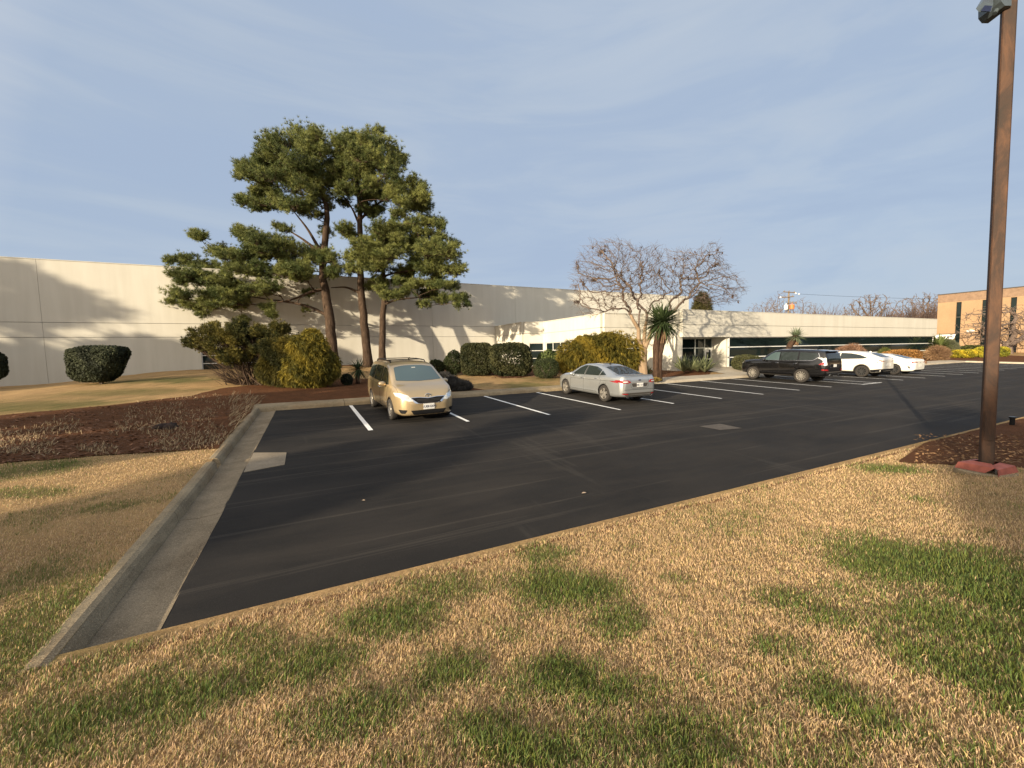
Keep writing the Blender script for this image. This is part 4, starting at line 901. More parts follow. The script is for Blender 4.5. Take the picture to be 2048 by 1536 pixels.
# ragged open shrub with visible stems
def ragged(lab, k, seed):
    r = np.random.default_rng(seed); base = gnd_at(505, k); t = thing('spreading_shrub', lab, 'shrub', base); st = MB(); fo = MB()
    pads = [(410,672,34,15),(385,684,14,8),(440,660,30,14),(470,668,30,14),(455,690,40,16),(500,672,34,16),(530,668,32,14),(560,676,34,20),(545,700,38,20),(500,700,44,18),(585,700,30,26),(570,730,30,22),(540,735,30,18),(470,712,30,12),(600,740,26,20),(515,662,20,10),(475,650,12,8),(560,655,16,9),(600,760,24,14)]
    for px, py, rx, ry in pads:
        kk = k+r.uniform(-.9, .9); c = at_depth(px, py, kk); R = rx*kk/F; H = ry*kk/F; b0 = base+np.array([r.uniform(-.35, .35), r.uniform(-.3, .3), 0])+_hr_3*r.uniform(-.6, .9)
        mid = b0*.45+c*.55+np.array([0, 0, -.25]); q = np.linspace(0, 1, 9)[:, None]; L = (1-q)**2*b0+2*q*(1-q)*mid+q*q*c; L[1:-1] += r.normal(0, .035, (7, 3)); st.tube(L, np.linspace(.042, .010, 9), 6, cap=False)
        for _ in range(44):
            s_ = L[r.integers(3, 9)]; e = c+rand_dirs(r, 1)[0]*np.array([R, R, H])*1.0; m2 = (s_+e)/2+r.normal(0, .06, 3); st.tube([s_, m2, e], [.011, .008, .004], 3, cap=False)
            n = 16; C = e+r.normal(0, .07, (n, 3))+np.linspace(0, 1, n)[:, None]*(m2-e)*.5; A = unit(unit(e-s_)+np.array([0, 0, .5])+rand_dirs(r, n)*.7)
            dark = .25 if py > 715 else 1
            tufts(fo, C, A, r, 9, .17, .03, colvar(r, n, (.045, .05, .014), (.20, .17, .04), C, 1.4, seed), .7)
    for _ in range(190):
        a = r.uniform(-2.4, 2.6); e = base+_hr_3*a+np.array([0, 0, r.uniform(.3, 1.5)])+_h3*r.uniform(-.5, .5); s_ = base+_hr_3*a*.35; st.tube([s_, (s_+e)/2+r.normal(0, .12, 3), e], [.018, .012, .006], 4, cap=False)
    low = [(500,800,0),(440,785,0),(455,745,.2)]
    st.tube([base, at_depth(470, 790, k), at_depth(452, 768, k), at_depth(446, 735, k)], [.05, .04, .03, .015], 6)
    st.build('stems', M['pinebark'], t, loc=base); fo.build('foliage', M['veg'], t, cols=True, loc=base); return t
_hr_3 = np.array([_hr[0], _hr[1], 0]); _h3 = np.array([_h[0], _h[1], 0])
ragged('ragged open shrub with many bare brown stems, in front of the warehouse window', 21.8, 60)
shrub('shrub', 'tiny dark rounded shrub between the golden cypress and the minivan', 'shrub', 694, 771, 26, 24, (.015, .022, .012), (.03, .04, .02), 61, n=2500, leaf=.07)
shrub('creeping_juniper', 'low slate coloured creeping juniper beside the front wing of the minivan', 'shrub', 908, 781, 62, 30, (.055, .055, .055), (.11, .105, .10), 62, n=5000, leaf=.15, style='spray', nz=.3, lobes=[(-.4,.5,.7,.9),(-.6,.8,.35,.7),(.3,.35,.8,.6),(.7,.25,.4,.4)])
shrub('shrub', 'rounded olive green shrub under the ribbon window behind the black car', 'shrub', 1492, 737, 56, 28, (.06, .065, .025), (.11, .11, .045), 63, k=30, n=6000, leaf=.08, box=2.6, nz=.06)
shrub('clipped_hedge', 'clipped orange brown hedge under the ribbon window behind the white coupe', 'hedge', 1800, 720, 66, 21, (.24, .12, .04), (.38, .20, .06), 64, k=40, n=8000, leaf=.12, box=4, nz=.05)
shrub('clipped_hedge', 'orange brown hedge just left of the clipped one, above the white crossover tail', 'hedge', 1777, 716, 24, 14, (.24, .12, .04), (.38, .20, .06), 65, k=39, n=2500, leaf=.12, box=3, nz=.08)
YS = ((.22, .20, .02), (.62, .48, .04)); gy = 'yellow green shrubs in front of the brick building'
shrub('yellow_shrub', 'bright yellow shrub left of the rusty pole, leftmost of its row', 'shrub', 1925, 719, 44, 20, *YS, 66, k=47, n=4500, leaf=.17, box=2.6, nz=.12, group=gy)
shrub('yellow_shrub', 'yellow green shrub close to the left side of the rusty pole', 'shrub', 1966, 718, 32, 24, (.15, .16, .02), (.5, .42, .04), 67, k=48, n=4500, leaf=.17, box=2.6, nz=.14, group=gy)
shrub('yellow_shrub', 'yellow green shrub to the right of the rusty pole', 'shrub', 2003, 717, 24, 24, (.15, .16, .02), (.5, .42, .04), 68, k=50, n=3500, leaf=.17, box=2.6, nz=.14, group=gy)
shrub('dark_shrub', 'low dark green shrub behind the yellow ones at the brick wall', 'shrub', 1945, 702, 60, 12, (.04, .05, .015), (.10, .11, .03), 69, k=56, n=4000, leaf=.2, nz=.15)
shrub('tan_grass_clump', 'tan dried ornamental grass clump at the end of the office wall', 'plant', 1874, 717, 32, 20, (.20, .12, .07), (.42, .27, .15), 70, k=43, n=2200, leaf=.5, style='spray', nz=.2, stem=False)
shrub('evergreen_tree', 'dark evergreen crown showing over the low roof at the end of the tall warehouse', 'tree', 1402, 700, 48, 112, (.04, .04, .014), (.10, .09, .03), 71, k=52, n=6000, leaf=.5, style='spray', nz=.25)
shrub('reddish_shrub', 'bare reddish shrub under the window behind the black and white cars', 'shrub', 1700, 722, 60, 30, (.16, .09, .06), (.30, .18, .12), 72, k=36.5, n=2400, leaf=.35, style='spray', nz=.3, stem=False)
shrub('shrub', 'small green shrub under the window between the white cars', 'shrub', 1768, 712, 20, 16, (.09, .11, .03), (.2, .2, .06), 73, k=40, n=1200, leaf=.25, style='spray', nz=.3, stem=False)
shrub('grey_green_shrub', 'grey green loose shrub in front of the brick corner', 'shrub', 1896, 714, 34, 34, (.09, .10, .06), (.2, .2, .12), 75, k=52, n=3500, leaf=.3, style='spray', nz=.25)
shrub('groundcover_plant', 'low yellow green plants at the kerb right of the silver sedan', 'plant', 1306, 763, 34, 8, (.10, .08, .02), (.28, .2, .06), 76, n=1500, leaf=.10, nz=.3, stem=False)

# ---- yuccas / palms / agave : strap-leaf rosettes
def rosette(name, lab, g, crown, n, L, wd, seed, ca, cb, up=.25, trunk=None, mat='veg', droop=.35, skirt=0, lowang=-1.0):
    r = np.random.default_rng(seed); t = thing(name, lab, 'plant', g)
    mb = MB()
    for c in crown:
        c = np.array(c)
        for q in range(n):
            ph = r.uniform(0, 6.28); el = math.asin(np.clip(r.uniform(lowang, 1.0)*.98, -1, 1))*.85+up*.5; d = np.array([math.cos(ph)*math.cos(el), math.sin(ph)*math.cos(el), math.sin(el)])
            l = L*r.uniform(.75, 1.1); s = unit(np.cross(d, [0, 0, 1])+1e-4)*wd*.5; ns = 6; V = []
            for i in range(ns+1):
                f = i/ns; w = (.5+1.2*f)*(1-f)**.6 if f < 1 else 0; w = min(1, .35+2*f)*(1-f**3); p = c+d*l*f+np.array([0, 0, -droop*l*.45*f*f*f*max(.15, math.cos(el))])
                fold = np.cross(s, d); V += [p-s*w, p+np.array([0, 0, -1])*wd*.16*w, p+s*w]
            col = (np.array(ca)+(np.array(cb)-np.array(ca))*r.random())*r.uniform(.8, 1.2)
            b = np.arange(ns)[:, None]*3; mb.add(V, np.concatenate([b+np.array([[0, 1, 4, 3]]), b+np.array([[1, 2, 5, 4]])]), col)
    mb.build('leaves', M[mat], t, cols=True, loc=g)
    if trunk:
        tb = MB()
        for pts, r0, r1 in trunk: tb.tube(pts, np.linspace(r0, r1, len(pts)), 10)
        tb.build('trunk', M['palmbark'], t, smooth=True, loc=g)
    if skirt:
        sb = MB()
        for c in crown:
            for q in range(skirt):
                ph = r.uniform(0, 6.28); c = np.array(c); e = c+np.array([math.cos(ph)*L*.25, math.sin(ph)*L*.25, -L*r.uniform(.5, .9)]); s = unit(np.cross(e-c, [math.cos(ph), math.sin(ph), 0]))*wd*.5
                sb.add([c-s, c+s, e+s*.3, e-s*.3], [(0, 1, 2, 3)], np.array([.24, .15, .09])*r.uniform(.5, 1.3))
        sb.build('dead_leaves', M['dry'], t, cols=True, loc=g)
    return t
def q4(x, y): return 1240+x/7.877, 580+y/7.877
kp_ = 23.6; g = gnd_at(1313, kp_)
def A4(x, y, d=0): return at_depth(*q4(x, y), kp_+d)
rosette('yucca_tree', 'tall twin trunked yucca tree with dark sword leaves left of the entrance', g, [A4(690, 490), A4(630, 520, .3)], 260, 1.45, .07, 81, (.022, .038, .014), (.075, .11, .04), .2,
        [([g, A4(570,1100), A4(565,900), A4(600,720), A4(640,560)], .19, .16), ([g+_hr_3*.2, A4(620,1180), A4(630,1000), A4(660,860), A4(690,700), A4(700,540)], .14, .17)], droop=.25, skirt=70)
g = gnd_at(716, 22.2); c = at_depth(716, 738, 22.2); rosette('yucca_plant', 'spiky dark green yucca between the golden cypress and the minivan', g, [c], 120, .82, .05, 82, (.02, .035, .015), (.07, .10, .04), .3, [([g, (g+c)/2, c], .10, .12)], droop=.4, skirt=30)
g = gpos(1380, 746); rosette('agave_plant', 'pale green agave clump in front of the entrance', g, [g+[0, 0, .12], g+_hr_3*.5+[0, 0, .1], g-_hr_3*.45+[0, 0, .1], g+_hr_3*1.0+[0,0,.05]], 40, 1.25, .16, 83, (.13, .16, .08), (.28, .30, .16), .7, droop=.12, lowang=0.0)
k = 28.5; g = gnd_at(1578, k); c = at_depth(1592, 673, k); rosette('yucca_tree', 'grey green tufted yucca tree with tan trunk behind the black car roof', g, [c], 190, .75, .06, 84, (.11, .15, .09), (.24, .28, .17), .35, [([g, at_depth(1574,705,k), at_depth(1580,690,k), c], .16, .2)], droop=.25, skirt=90)
k = 46; g = gnd_at(1882, k); c = at_depth(1880, 690, k); rosette('fan_palm', 'green fan palm between the office end and the brick building', g, [c, c-[0,0,.5]], 90, 1.5, .16, 85, (.07, .10, .03), (.16, .19, .06), .2, [([g, c], .2, .2)], droop=.3, lowang=-.6)
g = gpos(1296, 752); rosette('yucca_plant', 'small light green spiky plant between pale trunk and yucca tree', g, [g+[0, 0, .1]], 40, .62, .05, 86, (.10, .14, .04), (.22, .26, .09), .5, droop=.2, lowang=.1)
# rocks
for i, (px, py, w, h, lb) in enumerate([(1096,741,16,8,'reddish field stone in front of the low dome shaped shrub'),(1119,742,18,6,'flatter field stone right beside the reddish one by the golden cypress'),(1850,727,7,5,'small field stone on the mulch beside the white coupe')]):
    g = gpos(px, py); k = depth_of(g); mb = MB(); mb.sphere(g+[0, 0, h*k/F*.35], (w*k/F/2, w*k/F/2*.8, h*k/F*.75), 12, jitter=.35, seed=i*3); tag(mb.build('rock', M['stone'], smooth=True, loc=g), lb, 'rock')
g = gpos(330, 858); mb = MB()
for q in range(5): mb.sphere(g+np.array([RNG.uniform(-.16, .16), RNG.uniform(-.16, .16), .04]), (.12, .12, .10), 12, jitter=.6, seed=q*5)
tag(mb.build('root_clump', plain('dark root clump', (.03, .016, .01), .95, 0, .4, 20, bstr=1), smooth=True, loc=g), 'dark clump of old roots lying in the left mulch bed', 'root clump')
g = gpos(1308, 744); mb = MB(); mb.sphere(g+[0, 0, .12], .11, 12); mb.tube([g-[0,0,.1], g+[0,0,.03]], .05, 8); tag(mb.build('globe_light', M['ballwhite'], smooth=True, loc=g), 'small white globe at the foot of the twin trunked yucca', 'garden light')

# big bare tree in front of the brick building (right edge)
kk = 57; r_ = np.random.default_rng(9); b0 = gnd_at(2017, kk)
def A5(px, py, d=0): return at_depth(px, py, kk+d)
st = []; ids = chain([b0, A5(2016,702), A5(2014,690)], st, -1)
def smx(pts, dz, step=.5):
    P = np.array([A5(*p, d) for p, d in zip(pts, dz)]); n = max(2, int(sum(np.linalg.norm(np.diff(P, axis=0), axis=1))/step)); t = np.linspace(0, len(P)-1, n+1)[1:]
    return np.stack([np.interp(t, np.arange(len(P)), P[:, a]) for a in range(3)], -1)
chain(smx([(2014,690),(2030,670),(2024,650),(2033,635),(2020,622)], [0,-.5,-1,-1,-1]), st, ids[-1]); chain(smx([(2014,690),(2000,682),(1985,675),(1970,668)], [0,.5,1,1.5]), st, ids[-1]); chain(smx([(2020,690),(2045,676),(2070,655)], [0,0,1]), st, ids[-1])
Aa = r_.uniform([1905, 604, -4], [2140, 690, 4], (1900, 3)); Aa = Aa[((Aa[:, 0]-2020)/118)**2+((Aa[:, 1]-655)/52)**2+(Aa[:, 2]/4)**2 < 1]
Aa = np.array([A5(*q) for q in Aa]); N, par = colonize(st, Aa, .42, .5, 3.2, r_, 120, .2, 6000)
t = thing('bare_tree', 'twisted bare brown tree with pale limbs in front of the brick building', 'tree', b0); mb = MB(); tree_mesh(mb, N, par, .022, .5, 2.3); mb.build('branches', M['greybark'], t, loc=b0)

# ---- trees out of view on the left and behind the viewer (they shade the lawn and mirror in the windows)
def crown_tree(name, lab, loc, H, W_, seed, n=3200, cb=.35, ca=(.03, .04, .012), cc=(.09, .10, .03)):
    r = np.random.default_rng(seed); t = thing(name, lab, 'tree', loc, group='trees around the lot, out of view'); loc = np.array(loc, float); tb = MB(); tb.tube([loc+[0,0,-.2], loc+[.1,.1,H*.4], loc+[0,0,H*.85]], [W_*.045, W_*.03, .05], 9); tb.build('trunk', M['pinebark'], t, loc=loc); mb = MB(); n_pad = 46
    Pd, _ = ell_points(r, n_pad, loc+np.array([0, 0, H*(1+cb)/2]), (W_/2, W_/2, H*(1-cb)/2), .3, 2, seed, .3)
    for p in Pd:
        m = n//n_pad; P, _ = ell_points(r, m, p, (W_*.15, W_*.15, H*.05), .2, 2, seed, .2); A = rand_dirs(r, m)+[0, 0, .4]; tufts(mb, P, unit(A), r, 7, .55, .16, colvar(r, m, ca, cc, P, .6, seed), 1.0)
        tb2 = None
    mb.build('crown', M['needle'], t, cols=True, loc=loc); return t
SUNAZ, SUNEL = math.radians(24.6), math.radians(12.6)
SD = np.array([math.cos(SUNAZ)*math.cos(SUNEL), math.sin(SUNAZ)*math.cos(SUNEL), -math.sin(SUNEL)])
def caster(x, y, z, s):     # point s metres up-sun of the shaded point
    return np.array([x, y, z])-SD*s
# ================================================================== VEHICLES  (x forward, y left, z up)
def interp(tab, x): t = np.array(tab, float); return np.interp(x, t[:, 0], t[:, 1])
def body_mesh(sp):
    """subdivided loft through cross-sections"""
    xr, xf = sp['top'][0][0], sp['top'][-1][0]; e = (xf-xr)
    xs = np.unique(np.round(np.concatenate([np.linspace(xr, xf, 30), [xr+.02, xr+.06, xr+.14, xf-.02, xf-.06, xf-.14]]+[[p[0] for p in sp['top']]]), 3))
    secs = []
    for x in xs:
        zt, zs, zb, w, wr = (float(interp(sp[k], x)) for k in ('top', 'belt', 'bot', 'w', 'wr')); zt = max(zt, zs+.012); zb = min(zb, zs-.05); H = zs-zb; G_ = zt-zs
        s = [(0, zb), (w*.80, zb), (w*.955, zb+H*.07), (w*.985, zb+H*.22), (w*1.0, zb+H*.48), (w*.992, zb+H*.74), (w*.972, zs-H*.06), (w*.955, zs),
             (w*.955+(wr-w*.955)*.12, zs+G_*.10), (w*.955+(wr-w*.955)*.50, zs+G_*.48), (wr+ .012, zs+G_*.82), (wr*.95, zs+G_*.925), (wr*.80, zs+G_*.975), (wr*.45, zt), (0, zt+.004)]
        secs.append([(x, y, z) for y, z in s])
    V = np.array(secs); ns, nv, _ = V.shape
    full = np.concatenate([V, V[:, -2:0:-1]*np.array([1, -1, 1])], 1); nv = full.shape[1]
    F_ = [(i*nv+j, i*nv+(j+1) % nv, (i+1)*nv+(j+1) % nv, (i+1)*nv+j) for i in range(ns-1) for j in range(nv)]
    bm = bmesh.new(); vs = [bm.verts.new(p) for p in full.reshape(-1, 3)]
    for f in F_: bm.faces.new([vs[k] for k in f])
    for i in (0, ns-1):
        ring = [vs[i*nv+j] for j in range(nv)]; c = bm.verts.new(sum((v.co for v in ring), Vector())/nv)
        for j in range(nv): bm.faces.new((ring[j], c, ring[(j+1) % nv]) if i == 0 else (ring[(j+1) % nv], c, ring[j]))
    bmesh.ops.recalc_face_normals(bm, faces=bm.faces); me = bpy.data.meshes.new('tmp'); bm.to_mesh(me); bm.free()
    o = bpy.data.objects.new('tmp', me); COL.objects.link(o); md = o.modifiers.new('s', 'SUBSURF'); md.levels = 1; md.render_levels = 1
    dg = bpy.context.evaluated_depsgraph_get(); m2 = bpy.data.meshes.new_from_object(o.evaluated_get(dg)); bpy.data.objects.remove(o); return m2
def boolean(me, cutters, mats):
    o = bpy.data.objects.new('b', me); COL.objects.link(o); me.materials.clear()
    for m in mats: me.materials.append(m)
    tmp = []
    for i, c in enumerate(cutters):
        co = bpy.data.objects.new('c', c); COL.objects.link(co); md = o.modifiers.new('b%d' % i, 'BOOLEAN'); md.operation = 'DIFFERENCE'; md.object = co; md.solver = 'EXACT'; md.material_mode = 'TRANSFER'; tmp.append(co)
    dg = bpy.context.evaluated_depsgraph_get(); m2 = bpy.data.meshes.new_from_object(o.evaluated_get(dg))
    for q in tmp+[o]: bpy.data.objects.remove(q)
    return m2
def cyl_mesh(c, r, y0, y1, mat, n=40):
    mb = MB(); a = np.arange(n)*2*math.pi/n; P = np.stack([c[0]+np.cos(a)*r, 0*a, c[1]+np.sin(a)*r], -1)
    V = np.concatenate([P+[0, y0, 0], P+[0, y1, 0]]); mb.add(V, [(i, (i+1) % n, (i+1) % n+n, i+n) for i in range(n)]); mb.f.append(np.array([list(range(n))[::-1]])); mb.m.append(np.array([0])); mb.f.append(np.array([list(range(n, 2*n))])); mb.m.append(np.array([0]))
    o = mb.build('cy'); me = o.data; bpy.data.objects.remove(o); bm = bmesh.new(); bm.from_mesh(me); bmesh.ops.recalc_face_normals(bm, faces=bm.faces); bm.to_mesh(me); bm.free(); me.materials.clear(); me.materials.append(mat); return me
def rounded(poly, rad=.03, n=3):
    P = [Vector(p) for p in poly]; out = []
    for i, p in enumerate(P):
        a = P[i-1]-p; b = P[(i+1) % len(P)]-p; ra = min(rad, a.length*.4, b.length*.4); A = p+a.normalized()*ra; B = p+b.normalized()*ra
        for k in range(n+1): t = k/n; out.append(tuple((1-t)**2*A+2*t*(1-t)*p+t*t*B))
    return out
def decal(bvh, poly, axis, off=.004, res=.045, rad=.03, thick=0):
    """project a 2-D outline on the bodywork; axis y+/y-: (x,z), x+/x-: (y,z), z: (x,y)"""
    poly = rounded(poly, rad) if rad else poly; P = np.array(poly); B = []
    for i in range(len(P)):
        a, b = P[i], P[(i+1) % len(P)]; m = max(1, int(np.linalg.norm(b-a)/res))
        for q in range(m): B.append(a+(b-a)*q/m)
    B = np.array(B); x0, y0 = B.min(0); x1, y1 = B.max(0); gx, gy = np.meshgrid(np.arange(x0+res/2, x1, res), np.arange(y0+res/2, y1, res)); gx = gx.ravel(); gy = gy.ravel(); k = inside(B, gx, gy)
    I = np.stack([gx[k], gy[k]], -1); r = delaunay_2d_cdt([Vector(p) for p in np.concatenate([B, I])], [], [list(range(len(B)))], 1, 1e-6)
    out = []; last = None
    for v in r[0]:
        if axis[0] == 'y': o = Vector((v[0], 3 if axis == 'y+' else -3, v[1])); d = Vector((0, -1 if axis == 'y+' else 1, 0))
        elif axis[0] == 'x': o = Vector((5 if axis == 'x+' else -5, v[0], v[1])); d = Vector((-1 if axis == 'x+' else 1, 0, 0))
        else: o = Vector((v[0], v[1], 4)); d = Vector((0, 0, -1))
        h = bvh.ray_cast(o, d)
        if h[0] is None:
            h2 = bvh.find_nearest(o+d*2.2 if axis[0] == 'y' else (Vector((0, v[0], v[1])) if False else (last if last else o))); p, n = h2[0], h2[1]
        else: p, n = h[0], h[1]
        if n.dot(d) > 0: n = -n
        last = p; out.append(p+n*off)
    return np.array([p[:] for p in out]), np.array([f for f in r[2] if len(f) == 3])
def build_car(sp):
    t = thing(sp['name'], sp['label'], 'car', (0, 0, 0)); paint = sp['paint']; me = body_mesh(sp)
    bm = bmesh.new(); bm.from_mesh(me); bvh = BVHTree.FromBMesh(bm); bm.free()
    R = sp['wr_']; cut = []
    for x in sp['axles']:
        for s in (1, -1): a, b = sorted((s*(sp['W']/2-.30), s*(sp['W']/2+.2))); cut.append(cyl_mesh((x, R), sp.get('arch', R+.045), a, b, M['black']))
    me = boolean(me, cut, [paint, M['black']]); 
    for p in me.polygons: p.use_smooth = True
    me.name = 'body'; bo = bpy.data.objects.new('body', me); COL.objects.link(bo); bo.parent = t
    md = bo.modifiers.new('w', 'WEIGHTED_NORMAL') if False else None
    at = me.attributes.get('sharp_face')
    for d in sp['decals']:
        nm, mat, axis, poly = d[:4]; kw = d[4] if len(d) > 4 else {}; par = None; kw = dict(kw); sub = kw.pop('of', None); lb = kw.pop('lab', None); sides = kw.pop('mirror', axis in ('y',))
        todo = []
        if axis == 'y': todo = [('y+', poly), ('y-', poly)]
        elif sides: todo = [(axis, poly), (axis, [(-a, b) for a, b in poly] if axis[0] == 'x' else [(a, -b) for a, b in poly])]
        else: todo = [(axis, poly)]
        for ax, pl in todo:
            V, Fc = decal(bvh, pl, ax, **kw); mb = MB(); mb.add(V, Fc); o = mb.build(nm, M[mat] if isinstance(mat, str) else mat, t, smooth=True)
            bm = bmesh.new(); bm.from_mesh(o.data); bmesh.ops.recalc_face_normals(bm, faces=bm.faces); bm.to_mesh(o.data); bm.free()
            if lb: o['label'] = lb
    # wheels
    for x in sp['axles']:
        for s in (1, -1):
            yo = s*(sp['W']/2-.012); tw = .225; c = (x, yo-s*tw/2, R); mb = MB()
            prof = [(R*.66, -tw/2+.01), (R*.9, -tw/2), (R*.97, -tw/2+.015), (R, -tw/2+.05), (R, tw/2-.05), (R*.97, tw/2-.015), (R*.9, tw/2), (R*.66, tw/2-.01)]
            mb.lathe(prof, c, 36, 'y'); wo = mb.build('wheel', M['tyre'], t, smooth=True)
            rr = R*.68; rb = MB(); yf = yo-s*.012; yb = yo-s*.10
            rb.lathe([(rr, yf), (rr*.95, yf-s*.002), (rr*.93, yf-s*.03), (rr*.90, yb)], (x, 0, R), 36, 'y')
            rb.lathe([(.001, yf-s*.02), (.055, yf-s*.02), (.065, yf-s*.035), (.065, yf-s*.06)], (x, 0, R), 16, 'y')
            ns = sp['spokes']; tw_ = sp.get('spw', .05)
            for k in range(ns):
                a = 2*math.pi*k/ns+.3; d = np.array([math.cos(a), 0, math.sin(a)]); n = np.array([-math.sin(a), 0, math.cos(a)]); c0 = np.array([x, yf-s*.028, R])
                V = [c0+d*.04-n*tw_*.5, c0+d*.04+n*tw_*.5, c0+d*rr*.95+n*tw_*.72+[0, s*.012, 0], c0+d*rr*.95-n*tw_*.72+[0, s*.012, 0]]; V2 = [v-np.array([0, s*.035, 0]) for v in V]
                rb.add(V+V2, [(0, 1, 2, 3), (0, 4, 5, 1), (1, 5, 6, 2), (2, 6, 7, 3), (3, 7, 4, 0)])
            rb.build('rim', M[sp.get('rim', 'alloy')], wo)
            db = MB(); db.lathe([(.001, yb), (rr*.93, yb)], (x, 0, R), 24, 'y'); db.build('brake_disc', M['black'], wo)
    # mirrors
    mx, my, mz = sp['mirror']
    for s in (1, -1):
        mb = MB(); mb.sphere((mx, s*my, mz), (.085, .125, .085), 12); 
        mb.tube([(mx+.02, s*(my-.18), mz-.06), (mx, s*(my-.05), mz-.03)], .03, 6); mb.build('mirror', paint, t, smooth=True)
    for x, z in sp['handles']:
        for s in (1, -1):
            h = bvh.ray_cast(Vector((x, 3*s, z)), Vector((0, -s, 0)))
            if h[0]:
                y = h[0].y+s*.012; mb = MB(); mb.tube([(x-.10, y, z), (x-.07, y+s*.012, z), (x+.07, y+s*.012, z), (x+.10, y, z)], .014, 6); mb.build('door_handle', M[sp.get('hmat', 'chrome')], t, smooth=True)
    # panel gaps
    def gapline(pts, axis, nm, w=.010):
        mb = MB()
        for ax in ((axis,) if axis[0] != 'y' else ('y+', 'y-')):
            P = []
            for a, b in zip(pts[:-1], pts[1:]):
                m = max(2, int(math.dist(a, b)/.06))
                for q in range(m): P.append((a[0]+(b[0]-a[0])*q/m, a[1]+(b[1]-a[1])*q/m))
            P.append(pts[-1]); out = []
            for u_, v_ in P:
                if ax[0] == 'y': s = 1 if ax == 'y+' else -1; h = bvh.ray_cast(Vector((u_, 3*s, v_)), Vector((0, -s, 0)))
                elif ax[0] == 'x': s = 1 if ax == 'x+' else -1; h = bvh.ray_cast(Vector((5*s, u_, v_)), Vector((-s, 0, 0)))
                else: h = bvh.ray_cast(Vector((u_, v_, 4)), Vector((0, 0, -1)))
                if h[0]: out.append((h[0]+h[1]*.0015)[:])
            if len(out) > 2: mb.tube(out, w*.42, 4, cap=False)
            if mb.n: mb.build(nm, M['black'], t)
            mb = MB()
    for g_ in sp.get('gaps', []): gapline(*g_)
    if sp.get('rails'):
        x0, x1, y, z = sp['rails']; mb = MB()
        for s in (1, -1): mb.tube([(x0, s*y, z-.05), (x0+.12, s*y, z+.02), ((x0+x1)/2, s*y, z+.045), (x1-.15, s*y, z+.02), (x1, s*y, z-.06)], .020, 6)
        if sp.get('bars'):
            for xb in sp['bars']: mb.tube([(xb, -y, z+.04), (xb, y, z+.04)], .018, 6)
        mb.build('roof_rack', M['black'], t, smooth=True)
    for e in sp.get('extra', []): e(t, bvh)
    return t
def plate(t, x, z, w=.32, h=.155, txt='', d=1, tilt=0, y=0):
    mb = MB(); s = d; mb.box(min(x, x+s*.012), max(x, x+s*.012), y-w/2, y+w/2, z-h/2, z+h/2); p = mb.build('number_plate', M['plate'], t)
    if txt: text_obj('plate_text', txt, h*.62, (x+s*.014, y, z-.005), (math.pi/2, 0, math.pi/2 if d > 0 else -math.pi/2), M['ink'], p, .001)
def put(t, X, Y, heading):
    z = float(lot_z(Y)); t.location = (X, Y, z+.0); t.rotation_mode = 'XYZ'
    f = Vector((math.cos(heading), math.sin(heading), .03*math.sin(heading))).normalized(); up = Vector((0, -.03, 1)).normalized(); l = up.cross(f).normalized(); f = l.cross(up).normalized()
    t.rotation_euler = Matrix((f, l, up)).transposed().to_euler()

